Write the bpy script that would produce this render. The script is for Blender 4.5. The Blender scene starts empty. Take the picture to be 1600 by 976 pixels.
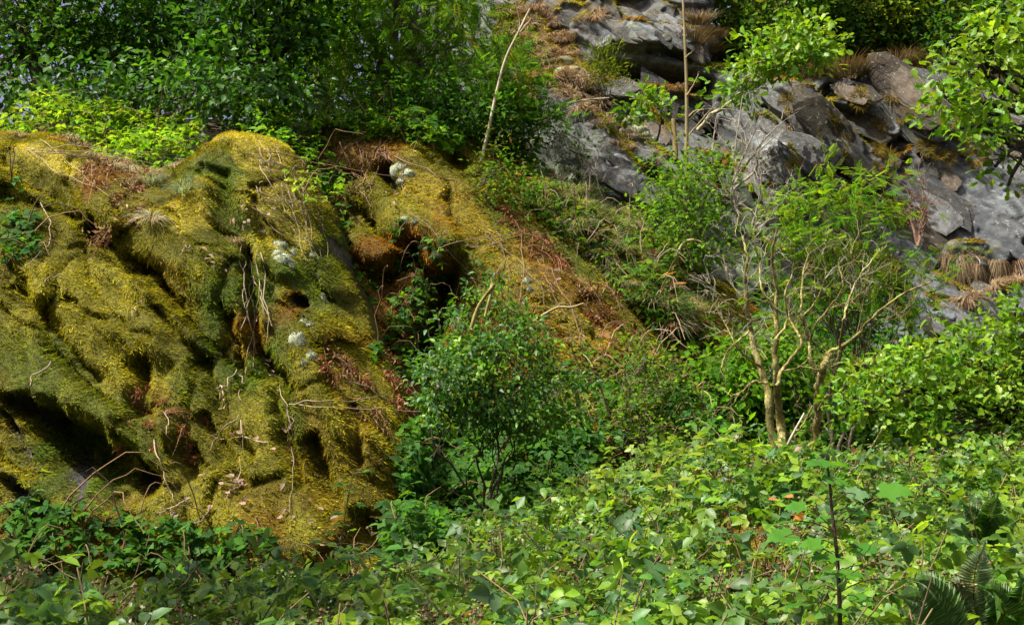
import bpy, math, random
import numpy as np
from mathutils import Vector
from mathutils.bvhtree import BVHTree
R = np.random.default_rng(7)
rad = math.radians
scene = bpy.context.scene
COL = scene.collection

# ------------------------------------------------------------------ camera, sky, sun, exposure
CAM = np.array([0.0, 0.0, 1.70]); PITCH = rad(4.0); FPX = 800 / math.tan(rad(21.0))
cam_d = bpy.data.cameras.new('camera'); cam_d.sensor_width = 36; cam_d.lens = 18 / math.tan(rad(21.0))
cam_d.clip_end = 2000; cam_d.clip_start = 0.05
cam = bpy.data.objects.new('camera', cam_d); cam.location = CAM; cam.rotation_euler = (math.pi / 2 + PITCH, 0, 0)
COL.objects.link(cam); scene.camera = cam
SUN = np.array([-0.46, -0.24, 0.86]); SUN /= np.linalg.norm(SUN)       # direction towards the sun
sun_el = math.asin(SUN[2]); sun_az = math.atan2(SUN[0], SUN[1])
world = bpy.data.worlds.new('World'); scene.world = world; world.use_nodes = True
wn = world.node_tree.nodes; wl = world.node_tree.links
bg = wn['Background']; sky = wn.new('ShaderNodeTexSky'); sky.sky_type = 'NISHITA'; sky.sun_disc = False
sky.sun_elevation = sun_el; sky.sun_rotation = sun_az; sky.dust_density = 9.0; sky.air_density = 0.7; sky.ozone_density = 0.3
wl.new(sky.outputs[0], bg.inputs[0]); bg.inputs[1].default_value = 0.10
sl = bpy.data.lights.new('sun', 'SUN'); sl.energy = 4.8; sl.angle = rad(0.5); sl.color = (1.0, 0.95, 0.84)
so = bpy.data.objects.new('sun', sl); so.rotation_euler = Vector(SUN).to_track_quat('Z', 'Y').to_euler(); COL.objects.link(so)
scene.view_settings.view_transform = 'Standard'; scene.view_settings.look = 'None'
scene.view_settings.exposure = 1.12; scene.view_settings.gamma = 1.0
scene.cycles.max_bounces = 6; scene.cycles.diffuse_bounces = 3; scene.cycles.transmission_bounces = 4
scene.cycles.glossy_bounces = 2

# ------------------------------------------------------------------ maths helpers
FWD = np.array([0, math.cos(PITCH), math.sin(PITCH)]); UPV = np.array([0, -math.sin(PITCH), math.cos(PITCH)])
def P(px, py, d):
    """the point in the place seen at photo pixel (px, py) at d metres"""
    px = np.asarray(px, float); py = np.asarray(py, float); d = np.asarray(d, float)
    return (CAM + FWD * d[..., None] + np.array([1.0, 0, 0]) * ((px - 800) / FPX * d)[..., None]
            + UPV * ((488 - py) / FPX * d)[..., None])
def norm(v): return v / np.maximum(np.linalg.norm(v, axis=-1, keepdims=True), 1e-9)
def _h(ix, iy, iz, s):
    m = np.uint32
    h = (ix.astype(np.int64) * 374761393 + iy.astype(np.int64) * 668265263 + iz.astype(np.int64) * 2147483647 % 4294967291 + s * 1274126177) & 0xffffffff
    h = h.astype(m); h ^= h >> m(13); h *= m(1274126177); h ^= h >> m(16); h *= m(2246822519); h ^= h >> m(15)
    return h.astype(np.float64) / 4294967295.0
def vn(x, y, z=0.0, s=0):
    x, y, z = np.broadcast_arrays(np.asarray(x, float), np.asarray(y, float), np.asarray(z, float))
    i, j, k = np.floor(x), np.floor(y), np.floor(z)
    f, g, h = x - i, y - j, z - k
    i, j, k = i.astype(np.int64), j.astype(np.int64), k.astype(np.int64)
    f, g, h = [t * t * (3 - 2 * t) for t in (f, g, h)]
    def c(a, b, d): return _h(i + a, j + b, k + d, s)
    r = 0
    for a in (0, 1):
        for b in (0, 1):
            for d in (0, 1):
                r = r + c(a, b, d) * (f if a else 1 - f) * (g if b else 1 - g) * (h if d else 1 - h)
    return r * 2 - 1
def fbm(x, y, z=0.0, s=0, o=4):
    r = 0; a = 1.0; t = 0
    for q in range(o):
        r = r + a * vn(np.asarray(x) * 2**q, np.asarray(y) * 2**q, np.asarray(z) * 2**q, s + q * 17); t += a; a *= 0.5
    return r / t
def worley(x, z, s=0):
    """distance to the nearest and second nearest of jittered cell points, id"""
    i, k = np.floor(x).astype(np.int64), np.floor(z).astype(np.int64)
    d1 = np.full(x.shape, 9.0); d2 = d1.copy(); cid = np.zeros(x.shape)
    zz = np.zeros_like(i)
    for a in (-1, 0, 1):
        for b in (-1, 0, 1):
            cx = i + a + _h(i + a, k + b, zz, s); cz = k + b + _h(i + a, k + b, zz, s + 5)
            d = np.hypot(cx - x, cz - z); near = d < d1
            d2 = np.where(near, d1, np.minimum(d2, d)); cid = np.where(near, _h(i + a, k + b, zz, s + 9), cid); d1 = np.where(near, d, d1)
    return d1, d2, cid
def facets(x, z, s=0):
    """jittered cells with a random plane each: offset inside the cell and two hashes"""
    i, k = np.floor(x).astype(np.int64), np.floor(z).astype(np.int64); d1 = np.full(x.shape, 9.0); r = [np.zeros(x.shape) for _ in range(5)]; zz = np.zeros_like(i); d2 = d1.copy()
    for a in (-1, 0, 1):
        for b in (-1, 0, 1):
            cx = i + a + _h(i + a, k + b, zz, s); cz = k + b + _h(i + a, k + b, zz, s + 5); d = np.abs(cx - x) + np.abs(cz - z); near = d < d1
            d2 = np.where(near, d1, np.minimum(d2, d)); d1 = np.where(near, d, d1)
            for q, w in enumerate((x - cx, z - cz, _h(i + a, k + b, zz, s + 9) - .5, _h(i + a, k + b, zz, s + 11) - .5, _h(i + a, k + b, zz, s + 13) - .5)): r[q] = np.where(near, w, r[q])
    return r, d2 - d1
def rbf(pts, vals, k=2):
    pts = np.asarray(pts, float); n = len(pts)
    A = np.linalg.norm(pts[:, None] - pts[None], axis=2)
    Q = np.c_[np.ones(n), pts]; M = np.block([[A, Q], [Q.T, np.zeros((k + 1, k + 1))]])
    w = np.linalg.solve(M, np.r_[np.asarray(vals, float), np.zeros(k + 1)])
    def f(x, z):
        x = np.asarray(x, float); z = np.asarray(z, float); r = w[n] + w[n + 1] * x + w[n + 2] * z
        for q in range(n): r = r + w[q] * np.hypot(x - pts[q, 0], z - pts[q, 1])
        return r
    return f
def surf_fn(ctrl):
    p = P([c[0] for c in ctrl], [c[1] for c in ctrl], [c[2] for c in ctrl])
    return rbf(p[:, [0, 2]], p[:, 1])
def to_xz(px, py, f, front=0.0):
    d = np.full(np.shape(px), 12.0)
    for _ in range(25):
        p = P(px, py, d); d = d + 0.6 * (f(p[..., 0], p[..., 2]) - front - p[..., 1])
    p = P(px, py, d); return p[..., 0], p[..., 2]
def seg_d(x, z, a, b):
    ax, az = a; bx, bz = b; dx, dz = bx - ax, bz - az; l = dx * dx + dz * dz + 1e-9
    t = np.clip(((x - ax) * dx + (z - az) * dz) / l, 0, 1)
    return np.hypot(x - ax - t * dx, z - az - t * dz), t
def poly_sd(x, z, poly):
    """signed distance, positive inside"""
    n = len(poly); d = np.full(x.shape, 1e9); ins = np.zeros(x.shape, bool)
    for q in range(n):
        a, b = poly[q], poly[(q + 1) % n]
        d = np.minimum(d, seg_d(x, z, a, b)[0])
        c = ((a[1] > z) != (b[1] > z)) & (x < (b[0] - a[0]) * (z - a[1]) / (b[1] - a[1] + 1e-12) + a[0]); ins ^= c
    return np.where(ins, d, -d)
def sstep(a, b, x):
    t = np.clip((x - a) / (b - a), 0, 1); return t * t * (3 - 2 * t)
def lerp(a, b, t): return a + (b - a) * t
def mixc(a, b, t): return a + (np.asarray(b) - a) * np.asarray(t)[..., None]

# ------------------------------------------------------------------ mesh builder
class Acc:
    def __init__(s): s.v = []; s.t = []; s.q = []; s.c = []; s.n = 0
    def add(s, v, tris=None, quads=None, c=None):
        v = np.asarray(v, float).reshape(-1, 3)
        if tris is not None and len(tris): s.t.append(np.asarray(tris, np.int64).reshape(-1, 3) + s.n)
        if quads is not None and len(quads): s.q.append(np.asarray(quads, np.int64).reshape(-1, 4) + s.n)
        c = np.ones(3) * .5 if c is None else np.asarray(c, float)
        s.c.append(np.broadcast_to(c, (len(v), 3))); s.v.append(v); s.n += len(v)
    def mesh(s, name, mat, origin=(0, 0, 0), smooth=False):
        v = np.concatenate(s.v) - np.asarray(origin); c = np.concatenate(s.c)
        t = np.concatenate(s.t) if s.t else np.zeros((0, 3), int); q = np.concatenate(s.q) if s.q else np.zeros((0, 4), int)
        me = bpy.data.meshes.new(name); me.vertices.add(len(v)); me.vertices.foreach_set('co', v.astype(np.float32).ravel())
        me.loops.add(t.size + q.size); me.loops.foreach_set('vertex_index', np.r_[t.ravel(), q.ravel()].astype(np.int32))
        me.polygons.add(len(t) + len(q))
        st = np.r_[np.arange(len(t)) * 3, len(t) * 3 + np.arange(len(q)) * 4].astype(np.int32)
        me.polygons.foreach_set('loop_start', st)
        me.polygons.foreach_set('use_smooth', np.full(len(st), smooth))
        at = me.color_attributes.new('Col', 'FLOAT_COLOR', 'POINT')
        at.data.foreach_set('color', np.c_[np.clip(c, 0, 1), np.ones(len(c))].astype(np.float32).ravel())
        me.update(calc_edges=True); me.materials.append(mat); return me
def link(name, me, parent=None, loc=None):
    o = bpy.data.objects.new(name, me); COL.objects.link(o)
    if parent is not None: o.parent = parent
    if loc is not None: o.location = loc
    return o
def tag(o, label=None, cat=None, group=None, kind=None):
    for k, v in (('label', label), ('category', cat), ('group', group), ('kind', kind)):
        if v: o[k] = v
    return o
def thing(name, base, label, cat, group=None):
    return tag(link(name, None, None, tuple(base)), label, cat, group)
def part(name, acc, mat, root, smooth=False, kind=None, label=None):
    return tag(link(name, acc.mesh(name, mat, root.location, smooth), root), label, None, None, kind)
def solo(name, acc, mat, base, label=None, cat=None, group=None, kind=None, smooth=False):
    return tag(link(name, acc.mesh(name, mat, base, smooth), None, tuple(base)), label, cat, group, kind)
def tube(acc, pts, rads, sides=5, c=(.2, .15, .1)):
    pts = np.asarray(pts, float); n = len(pts); rads = np.broadcast_to(np.asarray(rads, float), (n,))
    t = norm(np.gradient(pts, axis=0)); ref = np.array([0, 0, 1.0]) if abs(t[0, 2]) < .9 else np.array([1.0, 0, 0])
    u = norm(np.cross(t, ref)); w = np.cross(t, u)
    a = np.arange(sides) / sides * 2 * math.pi
    ring = pts[:, None] + rads[:, None, None] * (np.cos(a)[None, :, None] * u[:, None] + np.sin(a)[None, :, None] * w[:, None])
    i = np.arange(n - 1)[:, None] * sides; j = np.arange(sides)[None]; k = (j + 1) % sides
    quads = np.stack(np.broadcast_arrays(i + j, i + k, i + sides + k, i + sides + j), -1).reshape(-1, 4)
    c = np.asarray(c, float)
    if c.ndim == 2: c = np.repeat(c, sides, 0)
    acc.add(ring.reshape(-1, 3), None, quads, c)
def smooth_path(pts, n=12):
    pts = np.asarray(pts, float); m = len(pts)
    if m < 3: return np.linspace(pts[0], pts[-1], n)
    e = np.vstack([2 * pts[0] - pts[1], pts, 2 * pts[-1] - pts[-2]]); u = np.linspace(0, m - 1 - 1e-6, n)
    i = u.astype(int); t = (u - i)[:, None]; a, b, c, d = e[i], e[i + 1], e[i + 2], e[i + 3]
    return .5 * (2 * b + (c - a) * t + (2 * a - 5 * b + 4 * c - d) * t**2 + (3 * b - a - 3 * c + d) * t**3)
# leaf templates: x across, y along, z up
def _sym(half, mid):
    """half: outline from base to tip on the +x side, excluding base and tip; mid: (y, z) of midrib points, same count"""
    n = len(half); v = [(0, 0, 0)] + [(x, y, z) for x, y, z in half] + [(-x, y, z) for x, y, z in half] + [(0, y, z) for y, z in mid] + [(0, 1, -.14)]
    A = lambda q: 1 + q; B = lambda q: 1 + n + q; M = lambda q: 1 + 2 * n + q; T = 1 + 3 * n
    tr = [(0, A(0), M(0)), (0, M(0), B(0)), (A(n - 1), T, M(n - 1)), (M(n - 1), T, B(n - 1))]; qd = []
    for q in range(n - 1): qd += [(A(q), A(q + 1), M(q + 1), M(q)), (M(q), M(q + 1), B(q + 1), B(q))]
    return np.array(v, float), np.array(tr), np.array(qd).reshape(-1, 4)
T_DIA = (np.array([(0, 0, 0), (.5, .42, .10), (0, 1, -.08), (-.5, .42, .10)], float), np.array([(0, 1, 2), (0, 2, 3)]), np.zeros((0, 4), int))
T_OV = _sym([(.46, .30, .10), (.36, .66, .05)], [(.30, 0), (.66, -.03)])
T_OAK = _sym([(.20, .14, .04), (.30, .32, .09), (.25, .42, .05), (.47, .58, .10), (.38, .70, .05), (.40, .82, .06), (.18, .95, 0)],
             [(.14, 0), (.32, .01), (.42, .01), (.58, 0), (.70, -.02), (.82, -.04), (.95, -.08)])
T_MAPLE = _sym([(.30, -.10, .04), (.58, .06, .06), (.42, .20, .04), (.78, .52, .02), (.46, .50, .05), (.40, .62, .05), (.30, .62, .04), (.34, .80, .02), (.16, .84, 0)],
               [(.02, 0), (.10, 0), (.2, .01), (.38, .01), (.46, .01), (.58, .0), (.64, 0), (.78, -.03), (.86, -.06)])
def _pinn(pairs=6, ll=.34, w=.13):
    v = []; t = []; q = []
    for k in range(pairs):
        y = .18 + .72 * k / pairs; s = ll * (1 - .45 * (k / pairs)**2)
        for sg in (1, -1):
            b = len(v); v += [(0, y, 0), (sg * s * .5, y + .10 - w * .5, .02), (sg * s, y + .16, -.05), (sg * s * .5, y + .10 + w * .5, .02)]
            q.append((b, b + 1, b + 2, b + 3))
    b = len(v); v += [(0, .9, 0), (w * .5, 1.04, 0), (0, 1.2, -.06), (-w * .5, 1.04, 0)]; q.append((b, b + 1, b + 2, b + 3))
    b = len(v); v += [(.012, 0, 0), (-.012, 0, 0), (0, .95, 0)]; t.append((b, b + 1, b + 2))
    return np.array(v, float), np.array(t), np.array(q)
T_PIN = _pinn()
T_PIN4 = _pinn(4, .40, .17)
def leaves(acc, pos, d, nrm, ln, wd, col, T):
    pos = np.asarray(pos, float).reshape(-1, 3); n = len(pos)
    if n == 0: return
    ty = norm(np.broadcast_to(d, (n, 3))); nn = np.broadcast_to(nrm, (n, 3)); tz = norm(nn - (nn * ty).sum(1, keepdims=True) * ty); tx = np.cross(ty, tz)
    ln = np.broadcast_to(ln, (n,)); wd = np.broadcast_to(wd, (n,)); V, tr, qd = T; m = len(V)
    v = pos[:, None] + (V[None, :, 0, None] * wd[:, None, None]) * tx[:, None] + (V[None, :, 1, None] * ln[:, None, None]) * ty[:, None] + (V[None, :, 2, None] * ln[:, None, None]) * tz[:, None]
    off = (np.arange(n) * m)[:, None, None]
    acc.add(v.reshape(-1, 3), (tr[None] + off).reshape(-1, 3) if len(tr) else None, (qd[None] + off).reshape(-1, 4) if len(qd) else None,
            np.repeat(np.broadcast_to(col, (n, 3)), m, 0))
def pick(cols, n, jit=.18, rng=None, wt=None):
    rng = rng or R; cols = np.asarray(cols, float)
    c = cols[rng.choice(len(cols), n, p=wt)]
    return np.clip(c * (1 + jit * rng.standard_normal((n, 1))) * (1 + .06 * rng.standard_normal((n, 3))), .002, .9)
def rdir(n, zmul=1.0, rng=None):
    d = (rng or R).standard_normal((n, 3)); d[:, 2] *= zmul; return norm(d)

# ------------------------------------------------------------------ materials
def new_mat(name):
    m = bpy.data.materials.new(name); m.use_nodes = True; nt = m.node_tree; nt.nodes.clear()
    return m, nt, nt.nodes.new('ShaderNodeOutputMaterial')
def leaf_mat(name, rough=.42, trans=.38, spec=.5, tint=(1.15, 1.1, .5)):
    m, nt, out = new_mat(name); N = nt.nodes.new; L = nt.links.new
    at = N('ShaderNodeAttribute'); at.attribute_name = 'Col'
    pb = N('ShaderNodeBsdfPrincipled'); pb.inputs['Roughness'].default_value = rough; pb.inputs['Specular IOR Level'].default_value = spec
    tr = N('ShaderNodeBsdfTranslucent'); mul = N('ShaderNodeMix'); mul.data_type = 'RGBA'; mul.blend_type = 'MULTIPLY'; mul.inputs[0].default_value = 1
    mul.inputs[7].default_value = (*[t * 1.5 for t in tint], 1)
    no = N('ShaderNodeTexNoise'); no.inputs['Scale'].default_value = 55; no.inputs['Detail'].default_value = 3
    tc = N('ShaderNodeTexCoord'); L(tc.outputs['Object'], no.inputs['Vector'])
    rp = N('ShaderNodeMapRange'); rp.inputs[3].default_value = .72; rp.inputs[4].default_value = 1.28; L(no.outputs['Fac'], rp.inputs[0])
    m2 = N('ShaderNodeMix'); m2.data_type = 'RGBA'; m2.blend_type = 'MULTIPLY'; m2.inputs[0].default_value = 1
    L(at.outputs['Color'], m2.inputs[6]); L(rp.outputs[0], m2.inputs[7])
    L(m2.outputs[2], pb.inputs['Base Color']); L(m2.outputs[2], mul.inputs[6]); L(mul.outputs[2], tr.inputs['Color'])
    mx = N('ShaderNodeMixShader'); mx.inputs[0].default_value = trans; L(pb.outputs[0], mx.inputs[1]); L(tr.outputs[0], mx.inputs[2]); L(mx.outputs[0], out.inputs[0])
    return m
def bumpy_mat(name, scale=20, lo=.6, hi=1.3, bump=.3, dist=.02, rough=.9, spec=.25, spots=None, detail=8, stretch=None):
    m, nt, out = new_mat(name); N = nt.nodes.new; L = nt.links.new
    at = N('ShaderNodeAttribute'); at.attribute_name = 'Col'; tc = N('ShaderNodeTexCoord')
    pb = N('ShaderNodeBsdfPrincipled'); pb.inputs['Roughness'].default_value = rough; pb.inputs['Specular IOR Level'].default_value = spec
    mp = N('ShaderNodeMapping'); L(tc.outputs['Object'], mp.inputs['Vector'])
    if stretch: mp.inputs['Rotation'].default_value = stretch[0]; mp.inputs['Scale'].default_value = stretch[1]
    no = N('ShaderNodeTexNoise'); no.inputs['Scale'].default_value = scale; no.inputs['Detail'].default_value = detail; no.inputs['Roughness'].default_value = .65
    L(mp.outputs[0], no.inputs['Vector'])
    rp = N('ShaderNodeMapRange'); rp.inputs[1].default_value = .3; rp.inputs[2].default_value = .7; rp.inputs[3].default_value = lo; rp.inputs[4].default_value = hi
    L(no.outputs['Fac'], rp.inputs[0])
    mu = N('ShaderNodeMix'); mu.data_type = 'RGBA'; mu.blend_type = 'MULTIPLY'; mu.inputs[0].default_value = 1
    L(at.outputs['Color'], mu.inputs[6]); L(rp.outputs[0], mu.inputs[7]); src = mu.outputs[2]
    if spots:
        sc, th, colr, amt = spots
        n2 = N('ShaderNodeTexNoise'); n2.inputs['Scale'].default_value = sc; n2.inputs['Detail'].default_value = 5; n2.inputs['Roughness'].default_value = .7; L(tc.outputs['Object'], n2.inputs['Vector'])
        r2 = N('ShaderNodeMapRange'); r2.inputs[1].default_value = th; r2.inputs[2].default_value = th + .05; r2.inputs[3].default_value = 0; r2.inputs[4].default_value = amt; L(n2.outputs['Fac'], r2.inputs[0])
        ms = N('ShaderNodeMix'); ms.data_type = 'RGBA'; L(r2.outputs[0], ms.inputs[0]); L(src, ms.inputs[6]); ms.inputs[7].default_value = (*colr, 1); src = ms.outputs[2]
    L(src, pb.inputs['Base Color'])
    bp = N('ShaderNodeBump'); bp.inputs['Strength'].default_value = bump; bp.inputs['Distance'].default_value = dist
    L(no.outputs['Fac'], bp.inputs['Height']); L(bp.outputs[0], pb.inputs['Normal']); L(pb.outputs[0], out.inputs[0])
    return m
M_LEAF = leaf_mat('leaf_glossy', .45, .42, .35)
M_SOFT = leaf_mat('leaf_soft', .7, .48, .08)
M_DRY = leaf_mat('dry_leaf', .7, .2, .2, (1.1, .9, .6))
M_MOSS = leaf_mat('moss_fronds', .85, .30, .05, (1.1, 1.0, .4))
M_BARK = bumpy_mat('bark', 38, .3, 1.6, .8, .012)
M_STICK = bumpy_mat('dead_wood', 60, .7, 1.25, .3, .004)
M_ROCK = bumpy_mat('slate', 8, .4, 1.5, .5, .04, .85, .2, spots=(11, .60, (.30, .31, .28), .45), stretch=((0, rad(40), 0), (.7, 1, 1.3)), detail=12)
M_SOIL = bumpy_mat('moss_base', 22, .22, 1.55, 1.0, .05)
M_CUSH = bumpy_mat('cushion_moss', 90, .75, 1.15, .7, .008, .95, .1)
M_GROUND = bumpy_mat('leaf_litter', 12, .5, 1.4, .6, .03)
# ------------------------------------------------------------------ terrain
SURF = []                                                     # (verts, polys) of what pixels can land on
def bvh_of(me):
    n = len(me.vertices); v = np.empty(n * 3, np.float32); me.vertices.foreach_get('co', v)
    return v.reshape(-1, 3)
hill = rbf([(-9, 6), (-9, 10.2), (-5, 10.6), (0, 11.5), (3, 12), (7, 12), (9, 6), (0, 4), (-9, 13.9), (-5, 14.1), (-2.5, 14.3), (-9, 22), (-4, 22), (-9, 32), (0, 34), (-1, 18), (0, 19.5), (2, 21),
            (5, 21.9), (8, 21.9), (1, 24), (4, 24), (8, 24), (13, 24), (13, 15), (1, 32), (8, 32), (0, 15), (3, 15), (7, 15), (5, 18.5), (9, 18.5), (1.5, 18)],
           [0, 0, 0, 0, .2, 0, 0, 0, 4.3, 4.4, 4.4, 4.8, 4.8, 4.6, 6.5, 5.6, 5.0, 4.4, 4.2, 4.2, 9.0, 8.2, 8.0, 8.0, 1.0, 9.4, 8.6, 1.2, 1.0, .8, 1.6, 1.6, 2.4])
def hz(x, y):
    z = hill(x, y); edge = np.clip(np.maximum(np.abs(x) - 14, np.maximum(y - 36, 2 - y)) / 12, 0, 1)
    far = np.where(y > 15, 5.5, 0.0) * sstep(12, 30, y)
    z = lerp(z, far, sstep(0, 1, edge)); return np.where(y < 9, np.minimum(z, .15), z) + .08 * fbm(x * 1.1, y * 1.1, 0, 3)
gx = np.unique(np.r_[-600, -300, -150, -80, -50, -35, np.arange(-26, 26.1, .4), 35, 50, 80, 150, 300, 600])
gy = np.unique(np.r_[-600, -300, -150, -80, -40, -20, np.arange(-10, 48.1, .4), 60, 80, 150, 300, 600])
GX, GY = np.meshgrid(gx, gy, indexing='ij'); GZ = hz(GX, GY)
def grid_quads(nx, ny):
    i = np.arange(nx - 1)[:, None] * ny + np.arange(ny - 1)[None]; return np.stack([i, i + ny, i + ny + 1, i + 1], -1).reshape(-1, 4)
ac = Acc(); gv = np.stack([GX, GY, GZ], -1).reshape(-1, 3)
gc = mixc(np.tile([.045, .032, .018], (len(gv), 1)), (.05, .055, .014), sstep(-.2, .4, fbm(gv[:, 0] * .8, gv[:, 1] * .8, 0, 21)))
ac.add(gv, None, grid_quads(len(gx), len(gy)), gc)
ground = solo('ground', ac, M_GROUND, (0, 0, 0), 'dark leaf-littered ground rising behind the rocks to the wood', 'ground', None, 'structure', True)
SURF.append((gv, grid_quads(len(gx), len(gy))))

# ------------------------------------------------------------------ rock masses: real relief y(x, z), rounded away at the rim, closed at the back
def rock_mass(name, fn, poly_px, front, xr, zr, res, edge_r, edge_d, colfn, mat, label, cat, warp=.12, back=2.5, kind=None, smooth=True):
    ppx = np.array(poly_px, float); px, pz = to_xz(ppx[:, 0], ppx[:, 1], front); poly = list(zip(px, pz))
    gx = np.arange(px.min() - .1 if xr is None else xr[0], (px.max() + .1 if xr is None else xr[1]), res)
    gz = np.arange(max(pz.min() - .1, -.3), pz.max() + .3, res); X, Z = np.meshgrid(gx, gz, indexing='ij')
    sd = poly_sd(X, Z, poly) + warp * fbm(X * 1.6, Z * 1.6, 0, 77, 4)
    Y, extra = fn(X, Z, sd); u = np.clip(sd / edge_r, 0, 1); Y = Y + edge_d * (1 - np.sqrt(np.clip(1 - (1 - u)**2, 0, 1)))
    nz = len(gz); ok = sd > 0
    q = grid_quads(len(gx), nz); q = q[ok.ravel()[q].all(1)]
    used = np.unique(q); remap = np.full(X.size, -1); remap[used] = np.arange(len(used))
    V = np.stack([X, Y, Z], -1).reshape(-1, 3)[used]; Q = remap[q][:, ::1]
    Ccol = colfn(X, Z, Y, sd, extra).reshape(-1, 3)[used]; mask = extra.ravel()[used] if extra is not None else np.ones(len(used))
    e = np.concatenate([Q[:, [0, 1]], Q[:, [1, 2]], Q[:, [2, 3]], Q[:, [3, 0]]]); key = np.sort(e, 1) @ np.array([10**7, 1])
    un, inv, cnt = np.unique(key, return_inverse=True, return_counts=True); be = e[cnt[inv] == 1]
    bv = np.unique(be); m2 = np.full(len(V), -1); m2[bv] = np.arange(len(bv)) + len(V)
    BV = V[bv].copy(); BV[:, 1] += back
    Qb = np.stack([be[:, 1], be[:, 0], m2[be[:, 0]], m2[be[:, 1]]], -1)
    ac = Acc(); ac.add(np.vstack([V, BV]), None, np.vstack([Q, Qb]), np.vstack([Ccol, Ccol[bv] * .8]))
    base = (float(V[:, 0].mean()), float(V[:, 1].mean()), float(V[:, 2].min()))
    o = solo(name, ac, mat, base, label, cat, None, kind, smooth)
    SURF.append((V, Q)); return o, V, Q, mask
def lobes(X, Z, front, L, p=4, flat=False):
    tot = 0
    for pts, r, h in L:
        d = None; sx, sz = to_xz([a for a, b in pts], [b for a, b in pts], front)
        sc = 11.5 / FPX
        wx = X + .10 * fbm(X * 2.0, Z * 2.0, 1, 5, 4); wz = Z + .10 * fbm(X * 2.0, Z * 2.0, 9, 6, 4)
        if len(pts) == 1: d = np.hypot(wx - sx[0], wz - sz[0])
        for a in range(len(pts) - 1):
            e = seg_d(wx, wz, (sx[a], sz[a]), (sx[a + 1], sz[a + 1]))[0]; d = e if d is None else np.minimum(d, e)
        t = np.clip(d / (r * sc), 0, 1); tot = tot + (h * (1 - sstep(.62, .95, t) if flat else np.sqrt(1 - t * t)))**p
    return tot**(1 / p)
def dents(X, Z, front, D, lo=.12):
    tot = 0
    for pts, r, h in D:
        sx, sz = to_xz([a for a, b in pts], [b for a, b in pts], front); d = None
        if len(pts) == 1: d = np.hypot(X - sx[0], Z - sz[0])
        for a in range(len(pts) - 1):
            e = seg_d(X + .09 * fbm(X * 3.2, Z * 3.2, 2, 8, 4), Z + .09 * fbm(X * 3.2, Z * 3.2, 5, 8, 4), (sx[a], sz[a]), (sx[a + 1], sz[a + 1]))[0]; d = e if d is None else np.minimum(d, e)
        tot = np.maximum(tot, h * (1 - sstep(lo, 1.1, d / (r * 11.5 / FPX))))
    return tot
def spots_mask(X, Z, front, S):
    """ellipses of bare rock, moss tint and painted sunlight: (px, py, half length, half width, angle down-right in degrees)"""
    m = np.zeros(X.shape)
    for px, py, a, b, ang in S:
        cx, cz = to_xz(np.array([px]), np.array([py]), front); k = 11.5 / FPX; t = rad(ang)
        dx, dz = (X - cx[0]) / k, -(Z - cz[0]) / k
        u = (dx * math.cos(t) + dz * math.sin(t)) / a; v = (-dx * math.sin(t) + dz * math.cos(t)) / b
        m = np.maximum(m, 1 - sstep(.75, 1.1, np.hypot(u, v) + .3 * fbm(X * 5, Z * 5, 3, 31, 3)))
    return m
def moss_cols(X, Z, s, warm=0.0):
    n = fbm(X * .9, Z * .9, 0, s, 4); n2 = fbm(X * 3.5, Z * 3.5, 0, s + 3, 3)
    c = mixc(np.tile(np.array([.150, .142, .007]), X.shape + (1,)), (.085, .125, .008), sstep(.0, .45, n))
    c = mixc(c, (.275, .250, .018), sstep(.0, .45, n2) * .8)
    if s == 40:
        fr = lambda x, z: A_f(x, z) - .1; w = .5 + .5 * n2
        c = mixc(c, (.44, .38, .045), spots_mask(X, Z, fr, [(345, 195, 90, 26, 5), (430, 330, 90, 46, 62), (70, 245, 90, 18, 25), (400, 235, 50, 40, 50), (290, 330, 50, 30, 60)]) * (.55 + .4 * w))  # golden patches paint the sunlit look of the ridge top into the moss colour
        c = mixc(c, (.20, .085, .010), spots_mask(X, Z, fr, [(480, 700, 110, 34, 62), (570, 740, 100, 30, 70), (250, 650, 60, 36, 60), (260, 440, 60, 26, 45), (530, 600, 80, 16, 62), (400, 780, 50, 30, 30)]) * (.08 + .30 * w))
        c = mixc(c, (.060, .115, .008), spots_mask(X, Z, fr, [(60, 570, 110, 40, 38), (80, 720, 110, 26, 60), (440, 640, 60, 24, 60), (340, 480, 40, 24, 60)]) * .6 * (1 - w * .4))
    if s == 70:
        fr = lambda x, z: B_f(x, z) - .1
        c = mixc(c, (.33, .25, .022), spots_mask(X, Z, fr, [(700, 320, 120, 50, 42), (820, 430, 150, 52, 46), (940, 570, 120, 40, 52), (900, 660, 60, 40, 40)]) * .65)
        c = mixc(c, (.24, .10, .012), spots_mask(X, Z, fr, [(880, 440, 150, 26, 46), (960, 520, 90, 30, 50), (860, 520, 60, 30, 50), (640, 380, 50, 30, 50)]) * .55)
    return mixc(c, (.22, .095, .010), sstep((.28 if s == 40 else .2) - warm, (.62 if s == 40 else .55) - warm, fbm(X * 1.3, Z * 1.3, 5, s + 9, 4)) * .8)

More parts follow.
